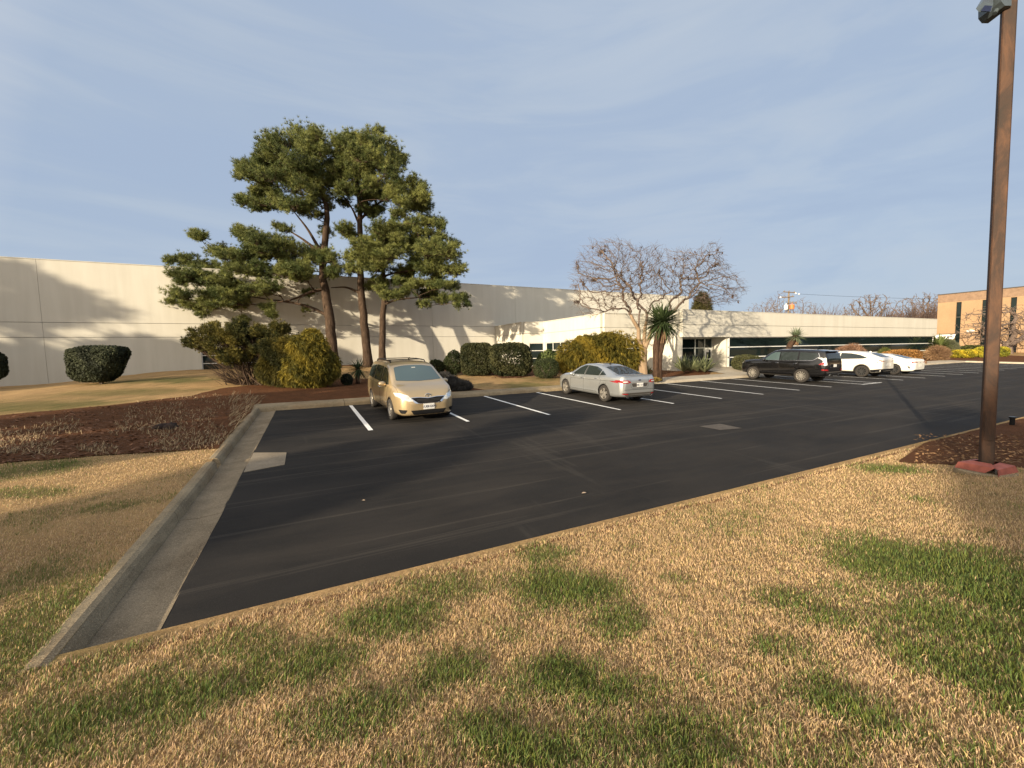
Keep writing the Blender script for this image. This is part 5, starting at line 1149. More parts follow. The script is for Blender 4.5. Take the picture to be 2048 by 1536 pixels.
# ---- minivan
sp = dict(name='minivan', label='gold tan minivan with black roof rack parked nose out under the pines', W=1.98, paint=carpaint('gold tan paint', (.46, .35, .20), .5, .33), wr_=.335, axles=(1.58, -1.45), spokes=7, spw=.055, arch=.385,
  top=[(-2.54,.95),(-2.52,1.2),(-2.42,1.5),(-2.28,1.68),(-2.05,1.745),(-1.2,1.775),(0,1.78),(.45,1.75),(.75,1.68),(1.1,1.49),(1.5,1.26),(1.72,1.15),(2.05,1.06),(2.3,.96),(2.45,.83),(2.54,.62)],
  belt=[(-2.54,.9),(-2.45,1.08),(-2,1.10),(-1,1.07),(0,1.04),(1.2,1.0),(1.7,.99),(2.05,.93),(2.3,.84),(2.45,.74),(2.54,.55)],
  bot=[(-2.54,.42),(-2.4,.28),(-2,.22),(1.9,.2),(2.3,.18),(2.5,.22),(2.54,.3)],
  w=[(-2.54,.80),(-2.48,.89),(-2.3,.95),(-1.9,.985),(1.5,.985),(1.9,.965),(2.2,.90),(2.38,.80),(2.48,.66),(2.54,.50)],
  wr=[(-2.54,.70),(-2.4,.72),(-2,.74),(0,.765),(.7,.76),(1.1,.79),(1.5,.84),(1.72,.86),(2.05,.84),(2.3,.74),(2.45,.60),(2.54,.42)],
  mirror=(1.02, 1.06, 1.10), handles=[(-.05,.93),(.18,.93)], hmat='chrome',
  decals=[('windscreen','wsglass','z',[(1.56,-.74),(1.62,-.4),(1.65,0),(1.62,.4),(1.56,.74),(.86,.64),(.80,.3),(.79,0),(.80,-.3),(.86,-.64)],dict(rad=.05,off=.006)),
    ('side_window','carglass','y',[(1.28,1.075),(.22,1.10),(.22,1.60),(.55,1.58),(.85,1.44)],dict(rad=.03)),
    ('side_window','carglass','y',[(.16,1.10),(-1.02,1.13),(-1.02,1.635),(.16,1.61)],dict(rad=.03)),
    ('side_window','carglass','y',[(-1.08,1.13),(-2.1,1.18),(-2.0,1.60),(-1.08,1.635)],dict(rad=.05)),
    ('rear_window','carglass','x-',[(-.7,1.15),(.7,1.15),(.62,1.6),(-.62,1.6)],dict(rad=.06)),
    ('headlight','clear','x+',[(.46,.66),(.60,.655),(.90,.80),(.93,.90),(.80,.90),(.60,.83)],dict(rad=.02,mirror=True,off=.005)),
    ('grille_trim','chrome','x+',[(-.60,.77),(-.30,.775),(0,.745),(.30,.775),(.60,.77),(.42,.60),(.3,.565),(-.3,.565),(-.42,.60)],dict(rad=.02,off=.004)),
    ('grille','black','x+',[(-.52,.755),(-.27,.757),(0,.725),(.27,.757),(.52,.755),(.33,.60),(.26,.585),(-.26,.585),(-.33,.60)],dict(rad=.02,off=.011)),
    ('air_intake','black','x+',[(-.55,.385),(.55,.385),(.47,.255),(-.47,.255)],dict(rad=.02,off=.010)),
    ('fog_lamp_recess','black','x+',[(.64,.40),(.86,.41),(.80,.29),(.70,.29)],dict(rad=.03,off=.010,mirror=True)),
    ('tail_lamp','red','x-',[(.74,1.0),(.88,1.0),(.86,1.35),(.76,1.4)],dict(rad=.02,mirror=True))],
  gaps=[([(1.66,.98),(1.72,1.04)],'y+','gap'),([(1.22,.28),(1.24,.7),(1.28,1.03)],'y','panel_gap'),([(.19,.26),(.19,1.08)],'y','panel_gap'),([(-1.05,.30),(-1.05,1.10)],'y','panel_gap'),([(-.25,1.0),(-2.05,1.05)],'y','panel_gap'),([(2.48,-.6),(2.2,-.84),(1.7,-.88)],'z','panel_gap'),([(2.48,.6),(2.2,.84),(1.7,.88)],'z','panel_gap')][1:],
  rails=(-1.95, .35, .60, 1.78), bars=(-1.6, -.1))
def van_x(t, bvh):
    plate(t, 2.547, .485, .34, .17, '1U0H209', 1, y=0)
    mb = MB(); a = np.linspace(0, 2*math.pi, 20); mb.tube([(2.47+.0*0, .085*math.cos(q), .805+.055*math.sin(q)) for q in a], .011, 5); mb.tube([(2.475, -.03, .80), (2.475, .03, .80)], .010, 5); mb.tube([(2.475, 0, .755), (2.475, 0, .855)], .010, 5); mb.build('badge', M['chrome'], t)
    mb = MB()
    for z in (.63, .665, .70): mb.tube([(2.53, -.36, z), (2.55, 0, z-.01), (2.53, .36, z)], .006, 4)
    mb.build('grille_bar', M['bronze'], t)
    for s in (1, -1):
        V, Fc = decal(bvh, [(s*.60, .735), (s*.72, .75), (s*.72, .83), (s*.62, .81)], 'x+', .012, .03, .02); m_ = MB(); m_.add(V, Fc); m_.build('headlight_reflector', M['chrome'], t)
    mb = MB(); mb.tube([(1.62, .1, 1.195), (1.50, .62, 1.235)], .012, 4); mb.tube([(1.63, -.55, 1.18), (1.55, .05, 1.225)], .012, 4); mb.build('wiper', M['black'], t)
    mb = MB(); mb.box(.93, .95, -.06, .06, 1.575, 1.60); mb.build('windscreen_sticker', M['plate'], t)
sp['extra'] = [van_x]; van = build_car(sp); put(van, 3.17, 14.98, -math.pi/2+.045)

# ---- silver sedan
sp = dict(name='sedan', label='silver four door sedan seen from behind, parked nose in by the pale tree', W=1.85, paint=carpaint('silver paint', (.43, .45, .46), .65, .30), wr_=.335, axles=(1.48, -1.37), spokes=5, spw=.085, arch=.38,
  top=[(-2.43,.78),(-2.42,.93),(-2.36,1.055),(-2.28,1.085),(-1.95,1.085),(-1.75,1.13),(-1.1,1.345),(-.6,1.445),(-.1,1.475),(.3,1.455),(.7,1.34),(1.05,1.14),(1.25,1.03),(1.7,.96),(2.1,.86),(2.33,.74),(2.43,.58)],
  belt=[(-2.43,.74),(-2.36,.96),(-2.2,1.0),(-1.7,1.005),(-1,.98),(0,.95),(1.1,.92),(1.6,.89),(2.1,.79),(2.33,.68),(2.43,.54)],
  bot=[(-2.43,.36),(-2.35,.26),(-2.0,.22),(-1.5,.2),(1.6,.2),(2.2,.19),(2.43,.28)],
  w=[(-2.43,.68),(-2.38,.78),(-2.25,.86),(-1.9,.905),(-1.2,.925),(1.2,.925),(1.9,.89),(2.2,.79),(2.35,.66),(2.43,.48)],
  wr=[(-2.43,.62),(-2.3,.74),(-2.1,.77),(-1.75,.70),(-1.1,.61),(-.5,.60),(0,.62),(.7,.64),(1.1,.70),(1.6,.76),(2.1,.70),(2.33,.58),(2.43,.42)],
  mirror=(.78, .99, .99), handles=[(.12,.87),(-.86,.90)],
  decals=[('rear_window','carglass','z',[(-1.86,-.55),(-1.88,0),(-1.86,.55),(-1.0,.52),(-.93,.3),(-.92,0),(-.93,-.3),(-1.0,-.52)],dict(rad=.05)),
    ('windscreen','carglass','z',[(1.12,-.62),(1.18,0),(1.12,.62),(.50,.54),(.44,0),(.50,-.54)],dict(rad=.05)),
    ('side_window','carglass','y',[(.98,.975),(.06,1.00),(.06,1.385),(.25,1.375),(.55,1.27)],dict(rad=.02)),
    ('side_window','carglass','y',[(-.02,1.00),(-.98,1.025),(-.98,1.25),(-.6,1.355),(-.02,1.39)],dict(rad=.02)),
    ('side_window','carglass','y',[(-1.03,1.03),(-1.40,1.075),(-1.03,1.225)],dict(rad=.02)),
    ('window_trim','black','y',[(.02,.99),(-.0,.99),(-.0,1.395),(.04,1.395)],dict(rad=0)),
    ('tail_lamp','red','x-',[(.42,.83),(.60,.80),(.88,.815),(.90,.86),(.80,.925),(.52,.925)],dict(rad=.03,mirror=True,off=.005)),
    ('tail_lamp_lens','clear','x-',[(.55,.845),(.76,.84),(.76,.885),(.58,.885)],dict(rad=.02,mirror=True,off=.010)),
    ('tail_lamp','red','y',[(-2.36,.825),(-2.05,.865),(-2.0,.895),(-2.1,.925),(-2.32,.925)],dict(rad=.02,off=.005)),
    ('bumper_reflector','red','x-',[(.55,.375),(.78,.39),(.76,.425),(.58,.415)],dict(rad=.01,mirror=True,off=.012)),
    ('bumper_insert','bronze','x-',[(-.80,.44),(.80,.44),(.62,.31),(-.62,.31)],dict(rad=.03,off=.005)),
    ('bumper_groove','black','x-',[(-.72,.565),(.72,.565),(.72,.552),(-.72,.552)],dict(rad=0,off=.004)),
    ('plate_recess','bronze','x-',[(-.40,.80),(.40,.80),(.34,.665),(-.34,.665)],dict(rad=.02,off=.004)),
    ('headlight','clear','y',[(2.34,.66),(2.05,.74),(1.95,.80),(2.25,.74)],dict(rad=.01)),
    ('chrome_strip','chrome','y',[(.98,.965),(-1.42,1.06),(-1.42,1.068),(.98,.973)],dict(rad=0,off=.006))],
  gaps=[([(1.02,.28),(1.04,.6),(1.0,.93)],'y','panel_gap'),([(.02,.26),(.02,.97)],'y','panel_gap'),([(-1.0,.34),(-1.08,.62),(-1.18,.85),(-1.02,1.0)],'y','panel_gap'),([(.95,.36),(-.9,.38)],'y','sill_crease_shade'),([(1.0,.80),(-1.0,.84),(-2.1,.88)],'y','shoulder_crease_shade'),([(-.44,.98),(-.43,.70),(-.36,.60),(.36,.60),(.43,.70),(.44,.98)],'x-','boot_gap')])  # the two creases are black lines, their shade put into the colour
def sed_x(t, bvh):
    plate(t, -2.447, .735, .31, .15, 'VMC 6120', -1)
    mb = MB(); mb.sphere((-2.425, 0, .915), (.012, .075, .03), 12); mb.build('badge', M['ink'], t)
    mb = MB(); mb.sphere((-.62, 0, 1.465), (.07, .025, .028), 12); mb.build('aerial', M['black'], t)
    for s in (1, -1): mb = MB(); mb.tube([(-2.40, s*.58, .27), (-2.45, s*.58, .27)], .038, 10); mb.build('exhaust_tip', M['chrome'], t)
    mb = MB(); mb.add([(-2.33, -.66, 1.085), (-2.33, .66, 1.085), (-2.40, .66, 1.118), (-2.40, -.66, 1.118), (-2.39, .66, 1.095), (-2.39, -.66, 1.095)], [(0, 1, 2, 3), (3, 2, 4, 5), (0, 5, 4, 1)]); mb.build('spoiler', t and sp['paint'], t)
sp['extra'] = [sed_x]; sedan = build_car(sp); put(sedan, 11.52, 14.55, math.pi/2-.03)

# ---- black off-roader
sp = dict(name='suv', label='black off-road wagon with silver wheels and roof rails parked nose in', W=1.89, paint=carpaint('black paint', (.008, .008, .009), .2, .18), wr_=.385, axles=(1.55, -1.24), spokes=12, spw=.035, arch=.44,
  top=[(-2.44,1.1),(-2.43,1.35),(-2.34,1.66),(-2.24,1.80),(-1.9,1.85),(-.5,1.88),(.1,1.86),(.42,1.79),(.75,1.58),(1.08,1.32),(1.2,1.24),(1.7,1.22),(2.15,1.15),(2.36,1.02),(2.44,.8)],
  belt=[(-2.44,1.0),(-2.38,1.15),(-2,1.19),(-1,1.18),(0,1.15),(1.1,1.12),(1.7,1.11),(2.15,1.05),(2.36,.94),(2.44,.75)],
  bot=[(-2.44,.52),(-2.3,.40),(-1.9,.34),(1.9,.34),(2.3,.36),(2.44,.45)],
  w=[(-2.44,.80),(-2.38,.88),(-2.2,.925),(-1.8,.945),(1.8,.945),(2.1,.93),(2.3,.84),(2.4,.72),(2.44,.6)],
  wr=[(-2.44,.70),(-2.3,.71),(-1.9,.72),(0,.73),(.5,.73),(1.0,.76),(1.2,.82),(1.7,.83),(2.15,.80),(2.36,.68),(2.44,.55)],
  mirror=(.80, 1.03, 1.22), handles=[(.10,1.06),(-.92,1.07)],
  decals=[('side_window','wsglass','y',[(.92,1.20),(.02,1.22),(.02,1.69),(.30,1.68),(.55,1.56)],dict(rad=.03)),
    ('side_window','carglass','y',[(-.04,1.22),(-.98,1.23),(-.98,1.70),(-.04,1.695)],dict(rad=.03)),
    ('side_window','carglass','y',[(-1.06,1.23),(-1.75,1.28),(-2.02,1.48),(-1.92,1.66),(-1.06,1.70)],dict(rad=.05)),
    ('chrome_strip','chrome','y',[(.95,1.19),(-1.78,1.245),(-2.10,1.47),(-2.00,1.67),(-1.975,1.665),(-2.065,1.475),(-1.77,1.265),(.95,1.205)],dict(rad=0,off=.006)),
    ('windscreen','carglass','z',[(1.10,-.66),(1.13,0),(1.10,.66),(.58,.60),(.50,0),(.58,-.60)],dict(rad=.05)),
    ('rear_window','carglass','x-',[(-.64,1.24),(.64,1.24),(.58,1.62),(-.58,1.62)],dict(rad=.06)),
    ('tail_lamp','clear','x-',[(.70,1.02),(.86,1.0),(.83,1.42),(.74,1.42),(.76,1.2)],dict(rad=.02,mirror=True,off=.006)),
    ('tail_lamp','clear','y',[(-2.40,1.02),(-2.22,1.02),(-2.27,1.20),(-2.27,1.40),(-2.36,1.40)],dict(rad=.02,off=.006)),
    ('tail_lamp_red','red','y',[(-2.38,1.03),(-2.10,1.03),(-2.20,1.14),(-2.36,1.16)],dict(rad=.02,off=.010)),
    ('bumper_reflector','red','x-',[(.60,.70),(.86,.72),(.84,.80),(.62,.79)],dict(rad=.01,mirror=True,off=.012)),
    ('bumper_reflector','red','y',[(-2.38,.72),(-2.24,.74),(-2.26,.80),(-2.38,.80)],dict(rad=.01,off=.008)),
    ('plate_surround','chrome','x-',[(-.46,1.10),(.46,1.10),(.44,.86),(-.44,.86)],dict(rad=.04,off=.006)),
    ('plate_recess','black','x-',[(-.42,1.07),(.42,1.07),(.40,.885),(-.40,.885)],dict(rad=.04,off=.012)),
    ('bumper_step','bronze','x-',[(-.80,.66),(.80,.66),(.78,.60),(-.78,.60)],dict(rad=.02,off=.015)),
    ('side_step','bronze','y',[(1.05,.42),(-.75,.42),(-.75,.37),(1.05,.37)],dict(rad=.02,off=.04)),
    ('headlight','clear','x+',[(.60,.92),(.84,.95),(.82,1.04),(.62,1.02)],dict(rad=.02,mirror=True)),
    ('grille','chrome','x+',[(-.45,.6),(.45,.6),(.38,1.0),(-.38,1.0)],dict(rad=.03))],
  gaps=[([(1.0,.42),(1.05,.8),(.98,1.15)],'y','panel_gap'),([(-.01,.40),(-.01,1.2)],'y','panel_gap'),([(-.78,.62),(-.92,.9),(-1.02,1.2)],'y','panel_gap')],
  rails=(-1.9, .25, .62, 1.90), bars=(-1.5, -.3))
def suv_x(t, bvh):
    plate(t, -2.470, .985, .30, .15, '', -1, y=.0); mb = MB(); mb.add([(-2.22,-.62,1.81),(-2.22,.62,1.81),(-2.46,.58,1.775),(-2.46,-.58,1.775),(-2.24,-.62,1.76),(-2.24,.62,1.76)], [(0,1,2,3),(3,2,5,4),(0,3,4),(1,5,2)][:2]); mb.build('spoiler', sp['paint'], t)
sp['extra'] = [suv_x]; suv = build_car(sp); put(suv, 25.82, 15.0, math.pi/2+.02)

# ---- white crossover
sp = dict(name='crossover', label='white crossover with black wheel arches parked between the black wagon and the white coupe', W=1.85, paint=carpaint('pearl white paint', (.74, .72, .66), .05, .28), wr_=.365, axles=(1.33, -1.33), spokes=10, spw=.04, rim='darkalloy', arch=.41,
  top=[(-2.31,.98),(-2.30,1.12),(-2.22,1.22),(-2.1,1.30),(-1.55,1.52),(-1.2,1.59),(-.4,1.645),(.1,1.63),(.5,1.52),(.95,1.25),(1.15,1.12),(1.6,1.06),(2.0,.95),(2.22,.82),(2.31,.65)],
  belt=[(-2.31,.93),(-2.2,1.08),(-1.7,1.12),(-1,1.09),(0,1.04),(1.0,1.0),(1.6,.96),(2.0,.87),(2.22,.76),(2.31,.6)],
  bot=[(-2.31,.42),(-2.2,.32),(-1.8,.26),(1.8,.25),(2.1,.26),(2.31,.35)],
  w=[(-2.31,.72),(-2.25,.82),(-2.05,.89),(-1.7,.925),(1.5,.925),(1.9,.88),(2.15,.76),(2.31,.52)],
  wr=[(-2.31,.66),(-2.1,.70),(-1.6,.60),(-1,.60),(0,.63),(.6,.64),(1.1,.72),(1.6,.76),(2.0,.68),(2.31,.46)],
  mirror=(.74, 1.0, 1.10), handles=[(.05,.96),(-.85,.98)], hmat='white',
  decals=[('side_window','carglass','y',[(.84,1.07),(0,1.10),(0,1.50),(.20,1.49),(.48,1.36)],dict(rad=.03)),
    ('side_window','carglass','y',[(-.05,1.10),(-1.35,1.17),(-1.55,1.235),(-1.1,1.40),(-.6,1.49),(-.05,1.51)],dict(rad=.03)),
    ('rear_window','carglass','z',[(-2.12,-.50),(-2.14,0),(-2.12,.50),(-1.62,.50),(-1.56,0),(-1.62,-.50)],dict(rad=.04)),
    ('windscreen','carglass','z',[(1.02,-.60),(1.06,0),(1.02,.60),(.58,.54),(.50,0),(.58,-.54)],dict(rad=.05)),
    ('tail_lamp','red','x-',[(.34,1.00),(.84,1.02),(.80,1.10),(.60,1.05)],dict(rad=.01,mirror=True,off=.006)),
    ('tail_lamp','red','y',[(-2.24,.98),(-1.70,1.09),(-2.05,1.02),(-2.05,.96),(-2.22,.93)],dict(rad=.01,off=.006)),
    ('lower_bumper','black','x-',[(-.82,.55),(.82,.55),(.70,.33),(-.70,.33)],dict(rad=.04,off=.008)),
    ('lower_bumper','black','y',[(-2.26,.56),(-1.78,.48),(-1.80,.33),(-2.20,.36)],dict(rad=.02,off=.008)),
    ('sill_trim','black','y',[(.90,.36),(-.92,.36),(-.92,.28),(.90,.28)],dict(rad=.01,off=.008)),
    ('plate_recess','white','x-',[(-.36,.90),(.36,.90),(.34,.72),(-.34,.72)],dict(rad=.02,off=.004))],
  gaps=[([(.92,.36),(.94,.7),(.88,1.05)],'y','panel_gap'),([(-.02,.34),(-.02,1.08)],'y','panel_gap'),([(-.9,.45),(-.98,.8),(-1.05,1.1)],'y','panel_gap')])
def nx_x(t, bvh):
    plate(t, -2.325, .81, .30, .15, '', -1)
    for x in sp['axles']:
        for s in (1, -1):
            mb = MB(); P = []
            for q in np.linspace(-.15, math.pi+.15, 20):
                X_, Z_ = x+.435*math.cos(q), .365+.435*math.sin(q); h = bvh.ray_cast(Vector((X_, 3*s, Z_)), Vector((0, -s, 0)))
                if h[0]: P.append((X_, h[0].y+s*.002, Z_))
            if len(P) > 3: mb.tube(P, .030, 6); mb.build('arch_trim', M['bronze'], t, smooth=True)
    mb = MB(); mb.sphere((-1.35, 0, 1.60), (.06, .02, .03), 12); mb.build('aerial', M['white'], t)
sp['extra'] = [nx_x]; nx = build_car(sp); put(nx, 31.7+.92, 13.83+1.36, math.pi/2)

# ---- white coupe
sp = dict(name='coupe', label='low white coupe with dark red tail lamps, furthest right of the parked cars', W=1.84, paint=carpaint('bright white paint', (.76, .75, .70), .0, .25), wr_=.345, axles=(1.42, -1.31), spokes=10, spw=.035, rim='darkalloy', arch=.39,
  top=[(-2.35,.76),(-2.34,.92),(-2.28,1.03),(-2.1,1.06),(-1.75,1.10),(-1.1,1.29),(-.6,1.375),(-.1,1.395),(.3,1.36),(.7,1.23),(1.05,1.04),(1.3,.95),(1.7,.90),(2.1,.80),(2.35,.6)],
  belt=[(-2.35,.72),(-2.28,.94),(-1.7,1.0),(-1,.95),(0,.91),(1.1,.88),(1.6,.84),(2.1,.72),(2.35,.55)],
  bot=[(-2.35,.36),(-2.25,.25),(-1.9,.2),(1.9,.19),(2.2,.2),(2.35,.28)],
  w=[(-2.35,.66),(-2.28,.78),(-2.1,.87),(-1.7,.92),(1.3,.92),(1.8,.87),(2.15,.74),(2.35,.48)],
  wr=[(-2.35,.60),(-2.1,.72),(-1.7,.64),(-1,.57),(0,.59),(.7,.61),(1.1,.68),(1.6,.74),(2.1,.62),(2.35,.42)],
  mirror=(.72, .98, .95), handles=[(-.25,.84)], hmat='white',
  decals=[('side_window','carglass','y',[(.90,.93),(-.45,.97),(-.5,1.30),(.2,1.30),(.5,1.19)],dict(rad=.02)),
    ('side_window','carglass','y',[(-.52,.975),(-1.25,1.04),(-.9,1.22),(-.54,1.29)],dict(rad=.02)),
    ('rear_window','carglass','z',[(-1.80,-.52),(-1.82,0),(-1.80,.52),(-1.0,.48),(-.9,0),(-1.0,-.48)],dict(rad=.05)),
    ('windscreen','carglass','z',[(1.12,-.58),(1.16,0),(1.12,.58),(.50,.50),(.42,0),(.50,-.50)],dict(rad=.05)),
    ('tail_lamp','red','x-',[(.34,.82),(.80,.84),(.84,.90),(.60,.90)],dict(rad=.01,mirror=True,off=.006)),
    ('tail_lamp','red','y',[(-2.28,.83),(-1.92,.91),(-2.0,.88),(-2.05,.83),(-2.26,.79)],dict(rad=.01,off=.006)),
    ('side_vent','bronze','y',[(-2.12,.58),(-2.0,.60),(-2.06,.45),(-2.16,.42)],dict(rad=.01,off=.004)),
    ('lower_bumper','black','x-',[(-.72,.36),(.72,.36),(.62,.28),(-.62,.28)],dict(rad=.02,off=.008)),
    ('badge','ink','x-',[(-.05,.84),(.05,.84),(.05,.80),(-.05,.80)],dict(rad=.01,off=.006))],
  gaps=[([(.95,.28),(.97,.6),(.9,.9)],'y','panel_gap'),([(-.6,.28),(-.62,.9)],'y','panel_gap')])
sp['extra'] = [lambda t, b: plate(t, -2.365, .62, .30, .14, '', -1)]; coupe = build_car(sp); put(coupe, 35.6+.92+.2, 13.78+1.35, math.pi/2)
# ================================================================== LAMP POST, UTILITY POLE, BOLLARD
g = gpos(1971, 946); kd = depth_of(g); tp = at_depth(2025, -130, kd); half = .074
lp = thing('lamp_post', 'rusty square steel lamp post on a broken red base plate at the right edge', 'lamp post', g)
d = unit(tp-(g+[0, 0, .05])); a1 = unit(np.cross(d, [0, 1, 0])); a2 = np.cross(d, a1); th = .45
u1 = a1*math.cos(th)+a2*math.sin(th); u2 = -a1*math.sin(th)+a2*math.cos(th)
mb = MB(); b0 = g+np.array([0, 0, -.02]); ring = []
for p, h in ((b0, half), (b0+(tp-b0)*.5, half*1.02), (tp, half*1.06)):
    c = h*.18
    for sx, sy in ((1,1),(-1,1),(-1,-1),(1,-1)):
        for q in ((h-c, h), (h, h-c)) if sx*sy < 0 else ((h, h-c), (h-c, h)): ring.append(p+u1*q[0]*sx+u2*q[1]*sy)
n = 8; V = np.array(ring); mb.add(V, [(i*n+j, i*n+(j+1) % n, (i+1)*n+(j+1) % n, (i+1)*n+j) for i in range(2) for j in range(n)]); mb.build('pole', M['rust'], lp, loc=g)
# handhole cover low on the pole
mb = MB(); s0 = b0+d*.55; q = _hr_3; c_ = s0+u1*half*1.0
for z0, z1 in ((.0, .45),):
    P = [s0+d*z0-u2*.05+u1*half*1.02, s0+d*z0+u2*.05+u1*half*1.02, s0+d*z1+u2*.05+u1*half*1.0, s0+d*z1-u2*.05+u1*half*1.0]; P2 = [p+u1*.012 for p in P]; mb.add(P+P2, [(4,5,6,7),(0,1,5,4),(1,2,6,5),(2,3,7,6),(3,0,4,7)])
mb.build('handhole_cover', M['rust'], lp, loc=g)
# footing under the skirt
mb = MB(); mb.lathe([(.345, -.15), (.35, .035), (.33, .05), (.001, .05)], g, 28); mb.build('footing', M['kerb'], lp, loc=g)
# broken red skirt: four sloping plates round the pole, the near corner gaping
def fr(a): return np.array([math.cos(a), math.sin(a), 0])
ang = math.atan2(_hr[1], _hr[0]); R0, R1, Zb, Zt = .36, .345, .055, .15
cor = [math.atan2(-g[1], -g[0])+.38+k*math.pi/2 for k in range(4)]       # corner 0 faces the viewer
mb = MB()
for k in range(4):
    aa, ab = cor[k], cor[(k+1) % 4]; A = g+fr(aa)*R0; B = g+fr(ab)*R0
    At = g+fr(aa)*R1*.93; Bt = g+fr(ab)*R1*.93; Ai = g+fr(aa)*.15; Bi = g+fr(ab)*.15; zb, zt, zi = Zb, Zt, .185
    A, B, At, Bt, Ai, Bi = (p+[0, 0, z] for p, z in ((A, zb), (B, zb), (At, zt), (Bt, zt), (Ai, zi), (Bi, zi)))
    if k == 0: A = A+np.array([0, 0, -.03]); At = At+np.array([0, 0, -.02]); Ai = Ai+[0, 0, -.03]
    if k == 3: B = A+(B-A)*.70; Bt = At+(Bt-At)*.93
    nrm = unit(np.cross(B-A, At-A))*.006
    V = [A, B, Bt, At, Bi, Ai]; mb.add(V+[v-nrm for v in V], [(0,1,2,3),(3,2,4,5),(6,9,8,7),(9,11,10,8),(0,6,7,1),(1,7,8,2)])
mb.build('base_skirt', M['redprimer'], lp, loc=g)
mb = MB(); mb.tube([g+fr(cor[0])*.30+[0, 0, .06], g+fr(cor[0])*.30+[0, 0, .13]], .02, 6); mb.build('anchor_bolt', M['bronze'], lp, loc=g)
# flood light head at the top left
A = lambda x, y, o=0: at_depth(1940+x/18.96, y/18.96, kd+o)
mb = MB(); F1 = [A(1290,430), A(1040,430), A(900,260), A(900,-150), A(1290,-150)]; F2 = [p+fw*.22 for p in F1]; F1 = [p-fw*.1 for p in F1]
mb.add(F1+F2, [(0,1,2,3,4), (9,8,7,6,5), ]); mb.add(F1+F2, [(0,5,6,1),(1,6,7,2),(2,7,8,3),(3,8,9,4),(4,9,5,0)]); mb.tube([A(1060,300), A(940,500)], .03, 8); mb.build('lamp_bracket', M['metalgrey'], lp, loc=g)
mb = MB(); Q1 = [A(880,150,-.25), A(480,60,-.25), A(220,330,-.25), A(330,455,-.25), A(800,440,-.25)]; Q2 = [A(880,-350,.35), A(620,-420,.35), A(480,-100,.35), A(520,60,.35), A(800,100,.35)]
mb.add(Q1+Q2, [(0,5,6,1),(1,6,7,2),(2,7,8,3),(3,8,9,4),(4,9,5,0)]); mb.add(Q2, [(0,1,2,3,4)]); mb.add(Q1, [(4,3,2,1,0)]); mb.build('lamp_head', M['metalgrey'], lp, loc=g)
mb = MB(); Q = [A(560,200,-.27), A(400,420,-.27), A(780,425,-.27), A(840,220,-.27)]; mb.add(Q, [(0,1,2,3)]); mb.build('lens', M['lens'], lp, loc=g)

# bollard
b = gpos(2024, 851); b[1] = min(b[1], 3.95); kbb = depth_of(b); hh = 18*kbb/F; mb = MB()
bo = thing('path_light', 'short black round path light at the edge of the near mulch bed', 'path light', b)
mb.tube([b+[0,0,-.1], b+[0,0,hh*.8]], .05, 12); mb.lathe([(.05, hh*.8), (.065, hh*.82), (.065, hh*.95), (.001, hh)], b, 14); mb.build('post', M['black'], bo, loc=b)
mb = MB(); mb.lathe([(.066, hh*.95), (.066, hh*1.0), (.001, hh*1.03)], b, 14); mb.build('cap', M['metalgrey'], bo, loc=b)

# utility pole
k = 82.0; A = lambda x, y, o=0: at_depth(1540+x/11.378, 560+y/11.378, k+o); top = A(430, 255); gg = np.array([top[0], top[1], .3])
up = thing('utility_pole', 'wooden utility pole with crossarms and transformers above the office roof', 'utility pole', gg)
mb = MB(); mb.tube([gg, top], [.2, .14], 8); mb.build('pole', M['wood'], up, loc=gg)
for p, q, lb in (((300,268),(580,288),'c'), ((270,400),(545,375),'c'), ((400,520),(610,525),'c')):
    mb = MB(); mb.tube([A(*p, -.15), A(*q, -.15)], .10, 4)
    for f in (.1, .5, .9): c = A(p[0]+(q[0]-p[0])*f, p[1]+(q[1]-p[1])*f, -.15); mb.tube([c, c+[0, 0, .32]], .06, 6)
    mb.build('crossarm', M['wood'], up, loc=gg)
for x, y, mt, w in ((365, 620, 'ballwhite', 75), (500, 610, 'orange', 95)):
    mb = MB(); c = A(x, y, -.4); r0 = w/11.378/2*k/F; h0 = 100/11.378*k/F; mb.tube([c-[0,0,h0/2], c+[0,0,h0/2]], r0, 12); mb.tube([c+[0,0,h0/2], c+[0,0,h0/2+.3]], .07, 6); mb.build('transformer', M[mt], up, loc=gg)
mb = MB()
for p in ((240,395),(585,305),(660,318)): c = A(*p, -.2); mb.sphere(c, .16, 10)
mb.build('insulator', M['ballwhite'], up, loc=gg)
# wires
def wire(p, q, sag, nm, lab):
    t = np.linspace(0, 1, 20)[:, None]; P = p*(1-t)+q*t; P[:, 2] -= sag*4*(t*(1-t))[:, 0]; mb = MB(); mb.tube(P, .022, 4); tag(mb.build(nm, M['black']), lab, 'wire', 'wires across the brick building')
wire(A(660, 318), at_depth(2120, 596, 92), .6, 'overhead_wire', 'thin wire running from the utility pole toward the brick building')

# ---- fallen leaves on the asphalt
for i, (px, py, s_) in enumerate([(1168,988,.05),(823,1146,.025),(727,1003,.03)]):
    p = lotp(px, py); a = i*1.3; u = np.array([math.cos(a), math.sin(a), 0])*s_; v = np.array([-math.sin(a), math.cos(a), .25])*s_*.5; mb = MB(); z = np.array([0, 0, .02])
    mb.add([p+z-u, p+z+v, p+z+u, p+z-v+[0,0,.01]], [(0,1,2),(0,2,3)], (.55, .42, .30)); tag(mb.build('fallen_leaf', M['dry'], cols=True, loc=p), ['largest pale fallen leaf lying on the open asphalt','tiny pale leaf on the asphalt close to the near kerb','small pale leaf in the tree shadow on the asphalt'][i], 'leaf')

